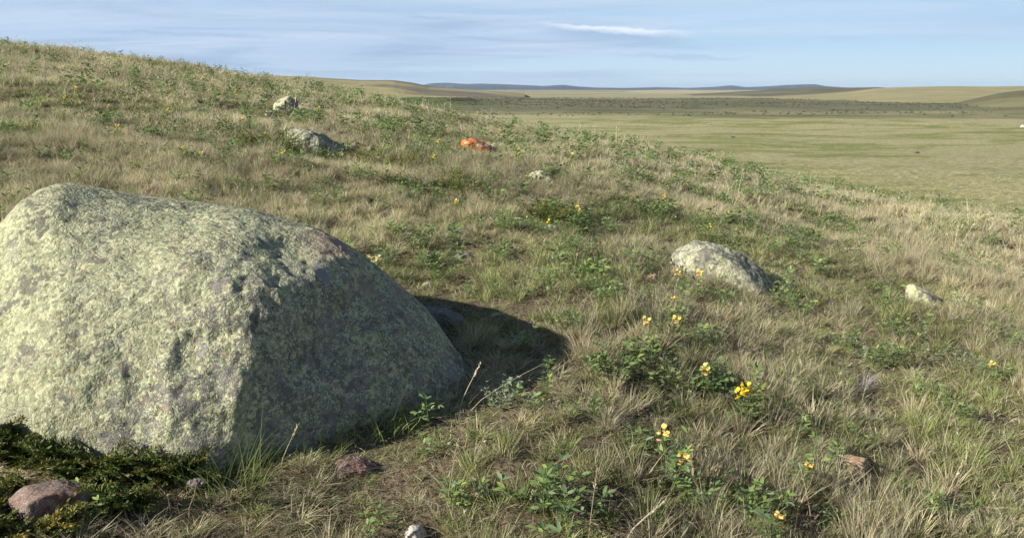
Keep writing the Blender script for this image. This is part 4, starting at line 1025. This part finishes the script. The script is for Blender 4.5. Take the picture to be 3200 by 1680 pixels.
def build_junipers():
    for px, py, wpx, hm, rat, n, lab, bg_ in (
        (300, 1478, 600, .07, .40, 820, 'dark green creeping juniper with golden tips at the foot of the huge boulder', 1.),
        (-20, 1400, 300, .20, .30, 330, 'dark juniper mat against the lit side of the huge boulder, at the frame edge', 1.),
        (60, 1640, 330, .05, .35, 160, 'thin juniper strip on the near side of the reddish brown rock', .9),
        (860, 480, 150, .10, .6, 150, 'dark juniper patch beside the lumpy grey boulder', 2.0),
        (1170, 520, 260, .03, .6, 130, 'brownish juniper mat between lumpy grey boulder and orange rock', 2.0),
        (1340, 590, 260, .04, .5, 170, 'low olive juniper mat in the middle of the slope', 1.8),
        (1715, 700, 110, .06, .6, 110, 'small mossy juniper cushion behind the thin flat white stone', 1.5)):
        g = at(px, py); r = math.hypot(g[0], g[1]); rx = wpx / FPX * r / 2
        juniper(g[0], g[1], rx, rx * rat * 1.6, n if DEV != 'fast' else n // 3, hm, lab, .10, bg_)
build_junipers()

def single_tuft(name, px, py, label, cat, n, hgt, rad, lean, curl, w, pal, s=1.):
    g = at(px, py); b = Batch(); a = rng.uniform(0, 6.28, n); rr = rad * np.sqrt(rng.uniform(0, 1, n))
    base = np.stack([rr * np.cos(a), rr * np.sin(a), np.full(n, -.01)], 1)
    V, T, c = blades(base, hgt * rng.uniform(.5, 1.1, n), a + rng.normal(0, .6, n), np.abs(rng.normal(lean, lean * .5, n)), rng.normal(curl, .35, n), w * rng.uniform(.7, 1.3, n), pick(pal, n), 5)
    b.add(V, T, c); tag(obj(name, b.mesh(name, M['grass']), loc=g), label, cat)
SEDGE = np.array([[.20, .17, .09], [.14, .15, .06], [.26, .22, .13]]); GREY = np.array([[.32, .30, .28], [.25, .23, .225], [.38, .36, .34]])
single_tuft('grass_tuft', 150, 1345, 'shaggy brown green grass tuft against the lit face of the huge boulder', 'grass tuft', 240, .26, .07, .35, .5, .0022, SEDGE)
single_tuft('grass_tuft', 1180, 1335, 'green grass fringe at the foot of the shaded boulder face', 'grass tuft', 130, .12, .14, .45, .5, .0024, GRN)
single_tuft('grass_tuft', 930, 1420, 'green grass fringe below the middle of the shaded boulder face', 'grass tuft', 130, .12, .14, .45, .5, .0024, GRN)
single_tuft('grass_tuft', 700, 1530, 'long green grass at the nearest corner of the huge boulder', 'grass tuft', 140, .24, .12, .5, .6, .0022, GRN)
single_tuft('dry_shrub', 2015, 985, 'bare grey twiggy shrublet lying in grass in front of the pale sloping boulder', 'shrub', 120, .20, .05, .9, .7, .0030, GREY)
single_tuft('dry_shrub', 2680, 1215, 'pale grey tangle of dead twigs in the right foreground grass', 'shrub', 110, .16, .05, .7, .6, .0026, GREY)

def silver_plant(px, py, s, label):
    st, lf, _ = bean_plant(8, .12, 1.0, 9, .016, pal=np.array([[.22, .27, .19], [.28, .33, .24]])); r = empty('silver_sage', at(px, py), 0, s); tag(r, label, 'plant')
    obj('stem', st.mesh('silver_stem', M['stem']), r); obj('leaves', lf.mesh('silver_leaves', M['leaf']), r)
silver_plant(1560, 1265, 1.0, 'small silvery sage sprig on bare ground beside the big shadow')
silver_plant(2930, 1150, 1.2, 'grey green sage sprig in dry grass toward the right edge')

def stalk(bx, by, tx, ty, label, head=True, rad=.0013, col=(.50, .43, .29), name='grass_stalk', cat='grass stalk'):
    g = at(bx, by); r0 = math.hypot(g[0], g[1]); tip = P(tx, ty, r0 + .03) - g; L = np.linalg.norm(tip)
    mid = tip * .5 + np.array([0, 0, .04 * L]); r = empty(name, g); tag(r, label, cat)
    pts = [np.array([0, 0, -.02]), tip * .25 + [0, 0, .03 * L], mid, tip * .77 + [0, 0, .025 * L], tip]
    V, T = tube(pts, [rad * 1.3, rad * 1.2, rad, rad * .8, rad * .6]); b = Batch(); b.add(V, T, col); obj('stem', b.mesh('stalk_stem', M['grass']), r)
    if head:
        h = Batch(); d = (tip - pts[3]) / np.linalg.norm(tip - pts[3]); n = 26
        O = np.stack([tip - d * (.055 * i / n) for i in range(n)]); D = d[None] + rng.normal(0, .22, (n, 3))
        h.many(NV, NT_, frame(D, roll=rng.uniform(0, 6, n)) * .013, O, pick(TAN, n)); obj('seed_head', h.mesh('seed_head', M['grass']), r)
stalk(1428, 1290, 1500, 1138, 'pale grass stalk leaning against the dark shadow right of the huge boulder')
stalk(1225, 1325, 1272, 1206, 'thin seed stalk in front of the shaded boulder face')
stalk(1395, 1590, 1430, 1382, 'tall pale stalk left of the large sprawling leafy plant')
stalk(1838, 1690, 1866, 1470, 'tall seed stalk in front of the large sprawling leafy plant')
stalk(1945, 1690, 2078, 1566, 'thick bleached stalk slanting across the near grass', True, .0022, (.58, .53, .42))
stalk(1440, 1300, 1700, 1135, 'long straw arching from the boulder foot along the shadow edge', False, .0008)
stalk(480, 1460, 545, 1300, 'seed stalk in juniper before the lit boulder face')
stalk(870, 1470, 930, 1330, 'bare stalk before the shaded boulder face, with a bud on top')
stalk(2540, 1650, 2500, 1450, 'tall seed stalk nearest the low spreading leafy patch')
stalk(2930, 1620, 3010, 1440, 'tall seed stalk in the near right corner')

def dried_flower():
    g = at(590, 1640); r0 = math.hypot(g[0], g[1]); tip = P(612, 1512, r0) - g; r = empty('dried_flower', g); tag(r, 'withered grey pink flower head on a thin stalk in front of the juniper', 'flower')
    V, T = tube([[0, 0, -.02], tip * .4 + [-.006, 0, 0], tip * .75 + [.002, 0, 0], tip], [.0016, .0014, .0013, .0012]); b = Batch(); b.add(V, T, (.38, .26, .19)); obj('stem', b.mesh('dried_stem', M['grass']), r)
    h = Batch(); n = 70; D = rng.normal(0, 1, (n, 3)); D /= np.linalg.norm(D, axis=1, keepdims=True); D[:, 2] = np.abs(D[:, 2]) * .8
    c3 = np.where(rng.uniform(0, 1, (n, 1)) < .6, [[.48, .46, .46]], [[.42, .30, .26]]); h.many(PV, PT, frame(D, roll=rng.uniform(0, 6, n)) * .011, tip + D * [.015, .012, .006] , c3)
    obj('flower_head', h.mesh('dried_head', M['petal']), r)
dried_flower()

# sagebrush dots on the plain: far too many to count
def sage_plain():
    bs = []
    for i in range(4):
        b = Batch(); n = 150; D = rng.normal(0, 1, (n, 3)); D[:, 2] = np.abs(D[:, 2]); D /= np.linalg.norm(D, axis=1, keepdims=True)
        O = D * [.42, .42, .34] * rng.uniform(.5, 1, (n, 1)); c3 = np.array([[.15, .15, .10]]) * rng.uniform(.7, 1.5, (n, 1))
        b.many(PV, PT, frame(D + rng.normal(0, .5, (n, 3)), roll=rng.uniform(0, 6, n)) * .22, O, c3); bs.append(b)
    cl = coll('sage_bush', bs, M['sage'])
    X, Y = wedge(140, 1350, .020, -38, 38); r = np.hypot(X, Y); n = fbm2(X * .5, Y, .012, 4, 81)
    band = smooth(400, 650, r - .12 * X + n * 90); want = band * .9 * smooth(-.5, .4, n) + .035 * smooth(.1, .7, n) + .006
    k = rng.uniform(0, 1, len(X)) < want; X, Y = X[k], Y[k]; r = r[k]
    scatter('sagebrush', cl, 4, X, Y, rng.uniform(.3, 1.3, len(X)) ** 1.5 * (1 + .5 * smooth(400, 700, r)), label='dark sagebrush dotted over the flat plain', cat='sagebrush', zs=.8)
if DEV != 'nograss': sage_plain()

def build_haze():
    bm = bmesh.new(); bmesh.ops.create_cube(bm, size=1); me = bpy.data.meshes.new('haze'); bm.to_mesh(me); bm.free()
    o = obj('haze', me, loc=(0, 0, 30)); o.scale = (33000, 33000, 110); tag(o, 'thin blue air over the plain', 'haze', kind='stuff')
    t = NT('haze'); pv = t.n('ShaderNodeVolumePrincipled'); pv.inputs['Color'].default_value = (.62, .78, 1, 1); pv.inputs['Density'].default_value = 4.0e-5; pv.inputs['Anisotropy'].default_value = .1
    t.l(pv.outputs[0], t.out.inputs['Volume']); me.materials.append(t.m)
if DEV != 'nohaze': build_haze()
